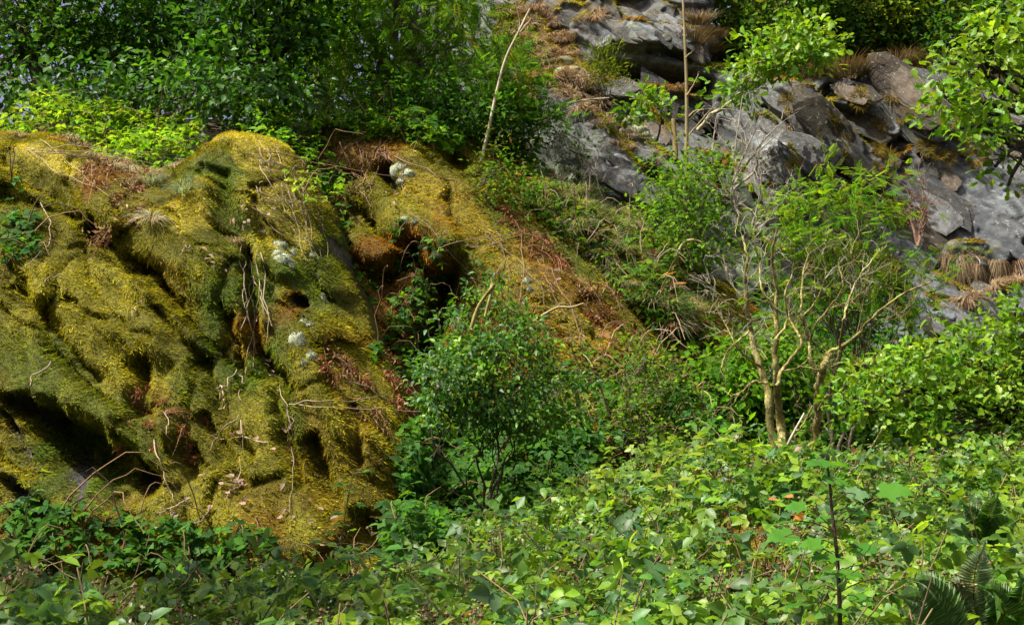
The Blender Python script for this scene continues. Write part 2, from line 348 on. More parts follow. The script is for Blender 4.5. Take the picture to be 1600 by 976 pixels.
# the big mossy rock on the left
A_CTRL = [(-250, 190, 13.2), (-250, 860, 9.2), (-250, 520, 10.8), (0, 190, 12.9), (150, 230, 12.9), (340, 190, 13.1), (470, 260, 12.9), (0, 420, 11.3), (200, 420, 11.5), (400, 420, 11.8), (520, 420, 12.3),
          (0, 620, 10.3), (200, 640, 10.4), (400, 640, 10.6), (580, 600, 11.4), (0, 860, 9.4), (200, 860, 9.4), (450, 860, 9.6), (630, 800, 10.6)]
A_f = surf_fn(A_CTRL)
A_POLY = [(-260, 200), (-120, 178), (0, 180), (60, 186), (130, 215), (190, 238), (240, 232), (280, 208), (305, 186), (350, 178), (400, 190), (450, 226), (492, 300), (532, 400), (572, 490), (602, 570),
          (632, 650), (648, 760), (660, 930), (660, 1100), (-260, 1100)]
A_LOBES = [([(20, 250), (100, 268), (150, 318)], 62, .34), ([(200, 350), (270, 420), (350, 490)], 78, .38), ([(310, 280), (420, 330)], 66, .24), ([(290, 225), (400, 215)], 52, .36),
           ([(10, 420), (100, 470), (200, 545)], 70, .40), ([(-60, 500), (60, 560), (160, 640), (190, 680)], 78, .62), ([(240, 460), (320, 540), (390, 610)], 70, .30), ([(270, 620), (340, 700), (400, 770)], 60, .30),
           ([(380, 240), (450, 340), (510, 450), (560, 560), (600, 650)], 74, .36), ([(440, 560), (520, 650), (580, 740)], 66, .36), ([(410, 640), (470, 720), (520, 820)], 56, .36), ([(560, 680), (600, 800)], 60, .30),
           ([(290, 600), (300, 640)], 46, .3), ([(-40, 680), (60, 760), (150, 860)], 70, .16), ([(-200, 300), (-100, 420)], 130, .4), ([(360, 790), (440, 860)], 60, .25), ([(240, 790), (300, 860)], 60, .2),
           ([(425, 470), (440, 520)], 48, .22), ([(100, 340), (40, 360)], 50, .2)]
A_DENTS = [([(120, 350), (150, 372), (196, 402), (232, 438), (262, 470)], 19, .55), ([(20, 300), (70, 330), (120, 340)], 12, .14), ([(100, 470), (180, 500), (240, 520)], 9, .10), ([(240, 480), (290, 540), (330, 620)], 10, .16), ([(10, 450), (60, 500), (140, 590)], 9, .12), ([(330, 470), (360, 540), (360, 600)], 10, .18), ([(420, 600), (440, 680), (470, 760)], 13, .3), ([(540, 640), (560, 720)], 11, .25), ([(300, 560), (330, 640), (390, 720)], 11, .2), ([(372, 395), (392, 470), (392, 545), (430, 605)], 17, .40), ([(208, 570), (214, 640), (240, 690)], 26, .38), ([(70, 665), (130, 720), (190, 752)], 46, .85),
           ([(30, 640), (90, 690)], 26, .5), ([(300, 650), (345, 710), (370, 760)], 16, .22), ([(480, 690), (520, 800)], 18, .35), ([(450, 440), (485, 470)], 22, .14), ([(310, 262), (350, 274)], 14, .12), ([(260, 700), (290, 745)], 24, .3),
           ([(560, 830), (600, 850)], 38, .5), ([(352, 492), (350, 500)], 14, .25), ([(60, 800), (0, 770)], 14, .3)]
A_BARE = [(461, 470, 20, 12, 35), (510, 376, 30, 8, 62), (20, 640, 40, 12, 35), (95, 760, 60, 8, 52), (10, 690, 60, 9, 50), (20, 790, 60, 14, 40), (180, 762, 24, 8, 40), (30, 850, 60, 20, 40)]
def A_fn(X, Z, sd):
    Y = A_f(X, Z) + .22; h = lobes(X, Z, lambda x, z: A_f(x, z) - .1, A_LOBES)
    s = (X * .64 - Z * .77); t = (X * .77 + Z * .64)
    Y = Y - .72 * h + dents(X, Z, lambda x, z: A_f(x, z) - .1, A_DENTS)
    bare = spots_mask(X, Z, lambda x, z: A_f(x, z) - .1, A_BARE)
    (fx, fz, h1, h2, h3), ed = facets(s * .85 + .25 * fbm(X * 2, Z * 2, 1, 24, 3), t * 2.0 + .25 * fbm(X * 2, Z * 2, 5, 25, 3), 777)
    Y = Y - (h1 * .26 + fx * h2 * .30 + fz * (h3 + .42) * .34) + .07 * (1 - sstep(0, .14, ed))
    bare = np.maximum(bare, (h3 > .36) * sstep(-.15, -.3, fz) * sstep(-.1, .2, fbm(X * 4, Z * 4, 2, 26, 3)))
    d1, d2, _ = worley(s * 1.5 + .5 * vn(X * 3, Z * 3, 0, 2), t * 4.4 + .4 * vn(X * 3, Z * 3, 4, 2), 4); hum = 1 - d1
    wsx = s + .35 * fbm(X * 1.1, Z * 1.1, 3, 16, 2); wt_ = t + .30 * fbm(X * 1.0, Z * 1.0, 6, 17, 2)
    big = np.abs(fbm(wsx * .28, wt_ * 1.5, 0, 15, 2)); mid = np.abs(fbm(wsx * .7, wt_ * 3.4, 0, 18, 2))
    Y = Y + (1 - bare) * (.52 * (.22 - np.minimum(big, .6)) + .12 * (.22 - np.minimum(mid, .6))) - (1 - bare) * (.14 * fbm(s * 1.1, t * 3.2, 0, 12, 4) + .06 * hum + .05 * fbm(s * 3.2, t * 9, 0, 13, 4) + .05 * fbm(s * 2.6, t * 17, 0, 19, 2))
    Y = Y + bare * (.10 + .06 * np.abs(fbm(s * 1.5, t * 9, 0, 14, 4)))
    return Y, bare
def A_col(X, Z, Y, sd, bare):
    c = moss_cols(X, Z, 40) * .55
    rk = mixc(np.tile(np.array([.062, .060, .060]), X.shape + (1,)), (.12, .10, .07), sstep(-.2, .4, fbm(X * 4, Z * 4, 0, 50)))
    return mixc(c, rk, bare)
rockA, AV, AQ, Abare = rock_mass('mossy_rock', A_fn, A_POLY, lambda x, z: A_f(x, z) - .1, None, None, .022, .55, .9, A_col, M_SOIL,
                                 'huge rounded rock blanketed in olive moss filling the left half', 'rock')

# the mossy slope to its right, running down to the middle
B_CTRL = [(480, 170, 15.6), (560, 280, 14.9), (620, 300, 14.5), (560, 480, 13.9), (620, 600, 13.2), (690, 700, 12.6), (640, 860, 11.2), (700, 400, 13.9), (760, 240, 15.6), (850, 450, 13.9), (960, 560, 13.6),
          (1050, 680, 13.0), (900, 800, 11.2), (900, 300, 15.7), (950, 400, 14.8), (1000, 330, 16.6), (1100, 420, 16.4), (1100, 560, 14.6), (1150, 720, 13.2), (1300, 560, 16.6), (1300, 720, 13.4), (1600, 560, 17.0), (1600, 720, 13.6), (1200, 850, 11.2), (1600, 850, 11.4), (900, 200, 18.6), (720, 150, 16.8), (1750, 700, 14)]
B_f = surf_fn(B_CTRL)
B_POLY = [(470, 160), (560, 160), (640, 176), (720, 188), (800, 200), (870, 262), (940, 310), (1010, 330), (1100, 400), (1200, 470), (1320, 520), (1450, 545), (1760, 545), (1760, 960), (470, 960)]
B_LOBES = [([(570, 295), (590, 310)], 44, .35), ([(620, 335), (690, 380)], 50, .45), ([(650, 290), (740, 370), (830, 450), (900, 520), (980, 610)], 90, .22), ([(840, 560), (900, 640), (930, 690)], 52, .42), ([(540, 240), (640, 250)], 40, .25),
           ([(530, 430), (580, 500)], 34, .25), ([(890, 640), (870, 680)], 34, .3), ([(1000, 640), (1050, 700)], 60, .3), ([(1000, 450), (1090, 510)], 40, .3), ([(760, 640), (840, 700)], 60, .3), ([(560, 380), (600, 400)], 40, .3)]
B_DENTS = [([(596, 262), (618, 292)], 20, .5), ([(690, 440), (660, 520), (650, 620)], 36, .6), ([(640, 390), (600, 430)], 24, .4), ([(560, 500), (600, 560)], 18, .4), ([(740, 680), (780, 720)], 50, .6), ([(640, 760), (700, 840)], 60, .6), ([(700, 240), (720, 250)], 20, .4)]
B_BARE = [(566, 462, 34, 10, 55), (690, 600, 26, 16, 30), (660, 440, 20, 26, 80), (700, 480, 30, 16, 70), (845, 690, 24, 10, 70), (866, 606, 10, 20, 20)]
def B_fn(X, Z, sd):
    Y = B_f(X, Z) + .25; fr = lambda x, z: B_f(x, z) - .1
    s = (X * .72 - Z * .69); t = (X * .69 + Z * .72); bare = spots_mask(X, Z, fr, B_BARE)
    d1, d2, _ = worley(s * 2.4, t * 3.8, 6)
    (fx, fz, h1, h2, h3), ed = facets(s * .8 + .25 * fbm(X * 2, Z * 2, 1, 24, 3), t * 1.8 + .25 * fbm(X * 2, Z * 2, 5, 25, 3), 778)
    Y = Y - (h1 * .22 + fx * h2 * .26 + fz * (h3 + .35) * .28) + .05 * (1 - sstep(0, .14, ed))
    Y = Y - lobes(X, Z, fr, B_LOBES) + dents(X, Z, fr, B_DENTS) - .16 * fbm(s * .9, t * 2.2, 0, 62, 4) - (1 - bare) * (.07 * (1 - d1) + .03 * fbm(X * 8, Z * 8, 0, 63, 3))
    return Y + bare * .1 * np.abs(fbm(s * 2, t * 9, 0, 64, 4)), bare
def B_col(X, Z, Y, sd, bare):
    c = mixc(moss_cols(X, Z, 70, .15) * .55, (.085, .055, .022), sstep(-.05, .3, fbm(X * 1.1, Z * 1.1, 3, 71)) * .4)
    return mixc(c, np.array([.17, .155, .14]), bare)
rockB, BV, BQ, Bbare = rock_mass('mossy_slope', B_fn, B_POLY, lambda x, z: B_f(x, z) - .1, None, None, .03, .5, .8, B_col, M_SOIL,
                                 'orange-brown mossy slope running down from the centre to the bramble hollow', 'rock slope')

# the grey slate cliff on the right
C_CTRL = [(700, 60, 22.5), (700, 200, 21.5), (830, 150, 20.2), (870, 300, 18.6), (1000, 260, 18.4), (850, -100, 23), (950, 0, 22.2), (1000, 60, 21.4), (1100, 150, 20.8), (1120, 220, 20.6), (1000, 150, 20.6), (1200, 250, 19.2), (1300, 100, 20.2), (1450, 100, 20.8), (1600, 130, 21.2), (1300, 320, 19.0),
          (1500, 300, 19.3), (1600, 400, 18.7), (1450, 500, 18.0), (1600, 540, 17.6), (1150, 450, 18.2), (1760, 150, 21.5), (1760, 540, 17.5), (1350, 420, 18.6), (1300, 560, 17.8)]
C_f = surf_fn(C_CTRL)
C_POLY = [(640, -160), (1125, -160), (1132, 40), (1110, 84), (1150, 92), (1200, 98), (1260, 112), (1320, 100), (1380, 92), (1440, 100), (1500, 118), (1600, 150), (1780, 190), (1780, 640), (1000, 640), (960, 400), (880, 330), (820, 260), (740, 200), (640, 160)]
sa, ca = math.sin(rad(40)), math.cos(rad(40))
def C_fn(X, Z, sd):
    fr = lambda x, z: C_f(x, z); Y = C_f(X, Z) + .15
    wx = X + .30 * fbm(X * .45, Z * .45, 0, 80, 2); wz = Z + .22 * fbm(X * .45, Z * .45, 4, 81, 2)
    s = wx * ca - wz * sa; t = wx * sa + wz * ca; zi = np.zeros(X.shape, int)
    def blocks(th, ln, sd_, jit):
        lay = t / th + jit * vn(s * .6 / ln, t * .3, 0, sd_); k = np.floor(lay).astype(int); f = lay - k
        sc = (s + .5 * (t - (k + .5) * th)) / ln + _h(k, zi, zi, sd_ + 1) * 7; j = np.floor(sc).astype(int); g = sc - j
        return f, g, _h(k, j, zi, sd_ + 2) - .5, _h(k, j, zi, sd_ + 3) - .5, _h(k, j, zi, sd_ + 4) - .5
    wall = np.maximum(sstep(4.6, 5.6, X) * sstep(5.8, 4.8, Z), sstep(2.0, 1.2, X) * sstep(5.0, 4.4, Z)); a = .85 - .6 * wall
    f, g, r1, r2, r3 = blocks(.62, 2.6, 82, .3); Y = Y - a * (r1 * .34 + (r2 * .9 + .35) * (f - .5) * .50 + r3 * .40 * (g - .5)) + a * .10 * (1 - sstep(0, .05, f)) 
    (fx, fz, h1, h2, h3), ed = facets(s * .75, t * 1.7, 382); Y = Y - (.4 + .6 * a) * (h1 * .22 + fx * h2 * .55 + fz * (h3 + .25) * .45) + .05 * (1 - sstep(0, .06, ed))
    (fx, fz, h1, h2, h3), ed = facets(s * 2.1, t * 4.8, 482); Y = Y - (.4 + .6 * a) * (h1 * .07 + fx * h2 * .16 + fz * (h3 + .2) * .14) + .02 * (1 - sstep(0, .08, ed))
    Y = Y - .08 * fbm(s * .9, t * 1.6, 0, 91, 4) - .02 * fbm(s * 5, t * 9, 0, 92, 4)
    slabs = lobes(X, Z, fr, [([(1185, 200), (1215, 260)], 60, .40), ([(900, 190), (980, 270)], 80, .35), ([(985, 55), (1060, 62)], 60, .75), ([(910, 40), (940, 60)], 50, .4), ([(1225, 130), (1250, 150)], 36, .35),
                             ([(1270, 175), (1330, 230)], 60, .35), ([(1390, 110), (1440, 160)], 44, .35), ([(1265, 230), (1300, 280)], 26, .4), ([(1560, 400), (1500, 400)], 40, .5), ([(1340, 150), (1390, 200)], 34, .35),
                             ([(1480, 505), (1530, 515)], 50, .3), ([(1580, 460), (1640, 470)], 50, .4), ([(820, 40), (860, 130), (930, 210)], 70, .35)], 6, True) * .6
    dn = dents(X, Z, fr, [([(950, 98), (1040, 116), (1100, 134)], 36, 1.0), ([(1105, 130), (1118, 230), (1130, 290)], 26, .9), ([(1252, 245), (1290, 300), (1340, 310)], 24, .8), ([(1200, 170), (1245, 200), (1300, 130)], 18, .4),
                          ([(1345, 190), (1400, 230), (1440, 190)], 20, .4), ([(1000, 240), (1020, 290)], 20, .4), ([(1400, 440), (1440, 500), (1455, 530)], 30, .8), ([(1480, 425), (1560, 440)], 22, .6), ([(940, 250), (930, 170)], 12, .2), ([(1420, 250), (1360, 300)], 16, .25), ([(1290, 150), (1400, 130)], 16, .35)])
    Y = Y - slabs + dn
    for _ in range(1): Y[1:-1, 1:-1] = (Y[1:-1, 1:-1] * 2 + Y[:-2, 1:-1] + Y[2:, 1:-1] + Y[1:-1, :-2] + Y[1:-1, 2:]) / 6
    up = np.gradient(Y, axis=1) / .022
    for _ in range(14): up[1:-1, 1:-1] = (up[1:-1, 1:-1] * 2 + up[:-2, 1:-1] + up[2:, 1:-1] + up[1:-1, :-2] + up[1:-1, 2:]) / 6
    sp = spots_mask(X, Z, fr, [(830, 50, 170, 90, 55), (880, 130, 170, 50, 50), (990, 240, 130, 22, 45), (1130, 90, 50, 30, 0), (1340, 112, 150, 26, 6), (1300, 240, 60, 16, 35), (1470, 465, 40, 14, 30), (1560, 440, 80, 16, -25), (1400, 330, 60, 30, 60), (1200, 290, 50, 20, 10), (1400, 250, 60, 12, 40), (800, 150, 100, 80, 50), (1380, 410, 60, 30, 20)])
    bareslab = spots_mask(X, Z, fr, [(930, 230, 110, 54, 40), (1195, 220, 75, 40, 60), (1490, 510, 70, 36, 20), (1520, 280, 130, 70, 50), (1010, 55, 60, 24, 10), (990, 140, 50, 50, 30)])
    moss = sstep(.0, .25, .55 * fbm(X * .9, Z * .9, 2, 101, 5) + .22 * np.clip(up - .75, -1, 1.6) + .62 * sp - .45 * bareslab - .03)
    Y = Y - moss * (.05 + .06 * fbm(X * 4, Z * 4, 0, 103, 3)); return Y, 1 - moss
def C_col(X, Z, Y, sd, bare):
    s = X * ca - Z * sa; t = X * sa + Z * ca; T = lambda c: np.tile(np.array(c, float), X.shape + (1,))
    c = mixc(T([.060, .058, .056]), (.108, .106, .104), sstep(-.25, .35, fbm(s * .9, t * 2.2, 0, 95, 4)))
    c = mixc(c, (.10, .088, .072), sstep(.05, .45, fbm(X * .7, Z * .7, 0, 96)) * .7); c = mixc(c, (.095, .110, .060), sstep(.0, .4, fbm(X * 1.2, Z * 1.2, 7, 97)) * .7 * sstep(5.0, 3.6, X))
    c = mixc(c, (.028, .028, .028), sstep(.1, .45, fbm(s * 1.0, t * 4.5, 0, 98, 4)) * .8)
    c = mixc(c, (.022, .022, .022), (1 - sstep(.0, .035, np.abs(fbm(s * .35, t * 1.9, 0, 108, 3)))) * .85); c = c * (1 + .45 * fbm(s * .8, t * 7, 0, 109, 3))[..., None]
    fq, fe = facets(s * .75, t * 1.7, 382); c = c * (1 + .7 * fq[4])[..., None]; c = mixc(c, (.020, .020, .020), (1 - sstep(0, .05, fe)) * .6)
    pale = spots_mask(X, Z, C_f, [(1195, 220, 75, 46, 60), (930, 230, 110, 60, 38), (1010, 58, 70, 32, 10), (1490, 510, 70, 40, 20), (940, 50, 40, 18, 40), (1100, 100, 30, 20, 30), (1560, 300, 90, 60, 60), (1590, 500, 60, 40, 20), (980, 150, 40, 60, 50)])
    c = mixc(c, (.20, .205, .21), pale * .7 * sstep(-.5, .1, fbm(X * 3, Z * 3, 2, 99, 5)))
    c = mixc(c, (.068, .072, .080), sstep(4.2, 5.0, X) * sstep(5.4, 4.6, Z) * .55)
    mc = mixc(T([.075, .062, .012]), (.075, .045, .020), sstep(-.2, .3, fbm(X * 2, Z * 2, 6, 102)))
    return mixc(c * np.array([.92, .99, 1.03]), mc, (1 - bare) * .95)
cliff, CV, CQ, Cdn = rock_mass('cliff', C_fn, C_POLY, C_f, None, None, .022, .45, .7, C_col, M_ROCK,
                               'tall grey slate cliff of tilted layers with heathery ledges at upper right', 'cliff', .15, 3.0, None, True)

SV = np.vstack([v for v, q in SURF]); off = np.cumsum([0] + [len(v) for v, q in SURF])
_pol = np.vstack([q + off[i] for i, (v, q) in enumerate(SURF)])
TREE = BVHTree.FromPolygons(SV.tolist(), _pol.tolist())
def hit(px, py):
    d = P(np.array(px, float), np.array(py, float), np.array(1.0)) - CAM
    r = TREE.ray_cast(Vector(CAM), Vector(d).normalized())
    if r[0] is None: return None, None
    p = np.array(r[0]); n = np.array(r[1]); n = n if n @ d < 0 else -n
    return p, n
def hits(px, py):
    r = [hit(a, b) for a, b in zip(px, py)]; r = [(p, n) for p, n in r if p is not None]
    return (np.array([a for a, b in r]).reshape(-1, 3), np.array([b for a, b in r]).reshape(-1, 3))
def depth(p): return float((np.asarray(p) - CAM) @ FWD)
def in_poly(poly, n, rng=None):
    """n random photo pixels inside a polygon"""
    rng = rng or R; p = np.array(poly, float); lo, hi = p.min(0), p.max(0); out = np.zeros((0, 2))
    while len(out) < n:
        c = lo + (hi - lo) * rng.random((n * 2, 2)); out = np.vstack([out, c[poly_sd(c[:, 0], c[:, 1], [tuple(a) for a in p]) > 0]])
    return out[:n, 0], out[:n, 1]

# angular slate slabs standing out of the cliff
import bmesh
from mathutils import Matrix
def slab_mesh(r, col):
    bm = bmesh.new(); w = .30 + .30 * r.random(); h = .16 + .14 * r.random(); sk = r.uniform(-.5, .5)
    for _ in range(26):
        q = r.uniform(-1, 1, 3); ax = r.integers(0, 3); q[ax] = np.sign(q[ax]) * r.uniform(.86, 1)
        bm.verts.new((q[0] + sk * q[1] * .6, q[1] * w * (1 - .35 * abs(q[0])), q[2] * h * (1 - .25 * q[0])))
    g_ = bmesh.ops.convex_hull(bm, input=bm.verts[:]); bmesh.ops.delete(bm, geom=[v for v in bm.verts if not v.link_faces], context='VERTS')
    bmesh.ops.triangulate(bm, faces=bm.faces[:]); bmesh.ops.subdivide_edges(bm, edges=bm.edges[:], cuts=2, use_grid_fill=True)
    for v in bm.verts: v.co += Vector(r.normal(0, .009, 3))
    bm.verts.index_update(); V = np.array([v.co[:] for v in bm.verts]); F = np.array([[v.index for v in f.verts] for f in bm.faces if len(f.verts) == 3]); bm.free()
    ac = Acc(); ac.add(V, F, None, np.tile(np.array(col) * (.30 + .62 * r.random()) * np.array([1.0, .99, .95]), (len(V), 1)) * (1 + .6 * fbm(V[:, 0] * 3, V[:, 1] * 6, V[:, 2] * 6, int(r.integers(99)), 3))[:, None]); return ac.mesh('slab', M_ROCK)
rs = np.random.default_rng(611); SLB = [slab_mesh(rs, c) for c in ((.075, .078, .080), (.085, .088, .090), (.11, .114, .118), (.062, .062, .060), (.09, .088, .078), (.10, .104, .108), (.075, .080, .068), (.05, .05, .05), (.10, .082, .064), (.085, .074, .055)) for _ in (0, 1)]
PSL = [slab_mesh(rs, (.17, .175, .18)) for _ in range(3)]
def slabs(poly, n, lo, hi, thick, out, ms=None, ang=40, jit=9):
    px, py = in_poly(poly, n, rs)
    for x, y in zip(px, py):
        p, nm = hit(x, y)
        if p is None: continue
        nm = norm(nm * .35 + np.array([-.1, -.8, .45]) + rs.normal(0, .13, 3)); t = rad(ang + rs.normal(0, jit)); e1 = np.array([math.cos(t), -.15, -math.sin(t)]); e1 = norm(e1 - (e1 @ nm) * nm); e2 = np.cross(nm, e1); L = lo + (hi - lo) * rs.random()**1.6; q = p - nm * L * out
        mm = ms or SLB; o = link('slab', mm[rs.integers(len(mm))], cliff); q = q - np.array(cliff.location)
        o.matrix_local = Matrix(((e1[0], e2[0], nm[0], q[0]), (e1[1], e2[1], nm[1], q[1]), (e1[2], e2[2], nm[2], q[2]), (0, 0, 0, 1))) @ Matrix.Diagonal((L, L, L * thick, 1))
slabs([(1200, 115), (1280, 150), (1440, 120), (1460, 180), (1430, 240), (1340, 320), (1260, 300), (1230, 230)], 48, .18, .85, .55, .055, None, 46)
slabs([(1380, 250), (1470, 170), (1600, 200), (1600, 380), (1420, 370)], 11, .35, .95, .26, .025, None, 46, 6)
slabs([(1450, 105), (1600, 150), (1600, 220), (1480, 190)], 14, .25, .7, .8, .12)
slabs([(900, 15), (1080, 15), (1100, 80), (1000, 60), (920, 60)], 18, .2, .6, .8, .12, PSL + SLB)
slabs([(950, 130), (1090, 140), (1100, 230), (1000, 200)], 20, .15, .5, .6, .10)
slabs([(850, 170), (900, 170), (1010, 270), (1000, 300), (900, 260)], 18, .2, .6, .35, .07, PSL + SLB[4:6])
slabs([(1150, 140), (1200, 140), (1250, 270), (1190, 290)], 12, .2, .6, .4, .08, PSL + SLB[4:6], 58)
slabs([(1450, 480), (1600, 450), (1600, 535), (1460, 525)], 14, .2, .6, .5, .09, PSL + SLB)

# moss: short fronds over the rocks, one mass per rock
def moss_coat(root, V, Q, bare, n, s, warm, ln, name='moss', keep=None, rng=None):
    rng = rng or np.random.default_rng(s)
    T = np.vstack([Q[:, [0, 1, 2]], Q[:, [0, 2, 3]]]); a, b, c = V[T[:, 0]], V[T[:, 1]], V[T[:, 2]]
    nr = np.cross(b - a, c - a); ar = np.linalg.norm(nr, axis=1); nr = nr / np.maximum(ar[:, None], 1e-12); nr = np.where((nr[:, 1:2] > 0) & (nr[:, 2:3] < .3), -nr, nr)
    ar = np.minimum(ar, np.percentile(ar, 99.8)); w = ar * (1 - bare[T[:, 0]])
    w = np.where(bare[T[:, 0]] > .4, 0, w)
    if keep is not None: w = w * keep(a)
    i = rng.choice(len(T), n, p=w / w.sum()); r = np.sqrt(rng.random(n))[:, None]; u = rng.random(n)[:, None]
    pos = a[i] * (1 - r) + b[i] * r * (1 - u) + c[i] * r * u; N = nr[i]; N = np.where((N[:, 1:2] > .2), -N, N)
    down = norm(np.array([.45, -.15, -.8]) - N * (N @ np.array([.45, -.15, -.8]))[:, None])
    d = norm(N * .6 + down * .95 + .38 * rng.standard_normal((n, 3)))
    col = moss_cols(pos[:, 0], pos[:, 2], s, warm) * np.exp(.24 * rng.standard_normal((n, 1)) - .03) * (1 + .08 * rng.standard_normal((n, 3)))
    col = col * (1 + .55 * fbm((pos[:, 0] * .64 - pos[:, 2] * .77) * 3.5, (pos[:, 0] * .77 + pos[:, 2] * .64) * 16, pos[:, 1] * 3, s + 7, 2))[:, None]
    l = ln * (.6 + .8 * rng.random(n)) * (1 + .35 * fbm(pos[:, 0] * 5, pos[:, 2] * 5, 0, s + 1, 2)); long = rng.random(n) < .07; l = np.where(long, l * 2.2, l); d = np.where(long[:, None], norm(d * .6 + down * .8), d); wd = l * np.where(long, .16, .34)
    side = norm(np.cross(d, rng.standard_normal((n, 3)))); p0 = pos - N * .006
    v = np.stack([p0 + side * wd[:, None] * .5, p0 - side * wd[:, None] * .5, p0 + d * l[:, None]], 1).reshape(-1, 3)
    ac = Acc(); ac.add(v, np.arange(3 * n).reshape(-1, 3), None, np.repeat(np.clip(col, .003, .6), 3, 0))
    return part(name, ac, M_MOSS, root, False, 'stuff')
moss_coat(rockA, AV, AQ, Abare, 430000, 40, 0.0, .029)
moss_coat(cliff, CV, CQ, np.clip(Cdn * 1.6, 0, 1), 90000, 120, .22, .055)
moss_coat(rockB, BV, BQ, Bbare, 300000, 70, .24, .034, keep=lambda p: np.where((p[:, 0] < 2.2), 1.0, .6))
# ------------------------------------------------------------------ plants: builders
def blob_w(blobs):
    c = np.array([P(b[0], b[1], b[2]) for b in blobs]); d = np.array([b[2] for b in blobs])
    r = np.stack([np.array([b[3] for b in blobs]) * d / FPX, np.array([b[5] for b in blobs]), np.array([b[4] for b in blobs]) * d / FPX], -1)
    return c, r
def clump_pts(c, r, n, rng, shell=.38):
    v = r.prod(1)**.75; i = rng.choice(len(c), n, p=v / v.sum()); return c[i] + norm(rng.standard_normal((n, 3))) * (rng.random((n, 1))**shell) * (1 + .30 * np.abs(rng.standard_normal((n, 1)))) * r[i], i
def limb(acc, a, b, r0, r1, rng, sag=0.0, n=8, wob=.08, sides=6, c=(.12, .09, .06)):
    L = np.linalg.norm(b - a); t = np.linspace(0, 1, n)[:, None]
    mid = np.cumsum(rng.standard_normal((n, 3)), 0); mid = mid - t * mid[-1]
    p = a + (b - a) * t + mid * L * wob / math.sqrt(n) + np.array([0, 0, 1]) * (4 * t * (1 - t)) * sag * L
    tube(acc, p, r0 + (r1 - r0) * t[:, 0]**.8, sides, c); return p
def plant(name, label, cat, base, blobs, ncl, per, rc, ln, wd, cols, T=T_DIA, mat=None, trunk_r=.06, bark=(.10, .08, .06), seed=1, group=None, droop=.25, up=.8, flat=.6, jit=.2, stems=1, twigs=60, sub='crown', shell=.38, trunk='trunk', fork=None, wt=None):
    rng = np.random.default_rng(seed); mat = mat or M_SOFT; base = np.asarray(base, float); root = thing(name, base, label, cat, group)
    c, r = blob_w(blobs); cp, ci = clump_pts(c, r, ncl, rng, shell)
    wood = Acc(); top = c.mean(0) if fork is None else np.asarray(fork, float); tr = []
    for s in range(stems):
        b0 = base + np.array([rng.normal(0, .08), rng.normal(0, .08), -.1]) * (stems > 1); e = base + (top - base) * (.6 if fork is None else 1) + rng.normal(0, .25, 3) * (stems > 1)
        tr.append(limb(wood, b0, e, trunk_r, trunk_r * .6, rng, 0, 10, .10, 8, bark))
    ends = []
    for q in range(len(c)):
        a = tr[q % stems]; s = a[rng.integers(len(a) // 2, len(a))]; ends.append(limb(wood, s, c[q], trunk_r * .5, trunk_r * .16, rng, .06, 9, .14, 5, bark))
    for k in rng.permutation(ncl)[:twigs]:
        a = ends[ci[k]]; s = a[rng.integers(2, len(a))]; limb(wood, s, cp[k], max(.004, trunk_r * .12), .002, rng, .05, 6, .16, 4, bark)
    part(trunk, wood, M_BARK, root, True)
    lf = Acc(); n = ncl * per; pc = np.repeat(cp, per, 0); ii = np.repeat(ci, per)
    off = rng.standard_normal((n, 3)) * rc * np.array([1, 1, flat]); pos = pc + off
    out = norm(pos - c[ii]); d = norm(.55 * out + norm(off) * .6 + .6 * rng.standard_normal((n, 3)) - np.array([0, 0, droop]))
    nr = norm(.55 * rng.standard_normal((n, 3)) + np.array([0, -.15, up]) + .3 * out)
    col = np.repeat(pick(cols, ncl, .12, rng, wt), per, 0) * (1 + jit * rng.standard_normal((n, 1))) * (1 + .05 * rng.standard_normal((n, 3)))
    l = ln * (.65 + .7 * rng.random(n)); leaves(lf, pos, d, nr, l, l * wd, np.clip(col, .004, .8), T)
    part(sub, lf, mat, root, T is not T_PIN and T is not T_PIN4); return root
def trifoliate(acc, pos, nrm, size, cols, rng, T, jit=.2, wd=.68, lean=None):
    """compound leaves of three leaflets"""
    n = len(pos); d = rng.standard_normal((n, 3)); d = norm(d - (d * nrm).sum(1, keepdims=True) * nrm + (0 if lean is None else lean)); x = norm(np.cross(d, nrm))
    col = np.clip(cols * (1 + jit * rng.standard_normal((n, 1))), .004, .8)
    for a, s, lift in ((0, 1.0, .0), (1.15, .82, .05), (-1.15, .82, .05)):
        dd = d * math.cos(a) + x * math.sin(a) + .12 * rng.standard_normal((n, 3)) - np.array([0, 0, .15]); nn = nrm + .28 * rng.standard_normal((n, 3))
        l = size * s * (.85 + .3 * rng.random(n)); leaves(acc, pos + d * (size * .18)[:, None] * (a == 0), dd, nn, l, l * wd, col, T)
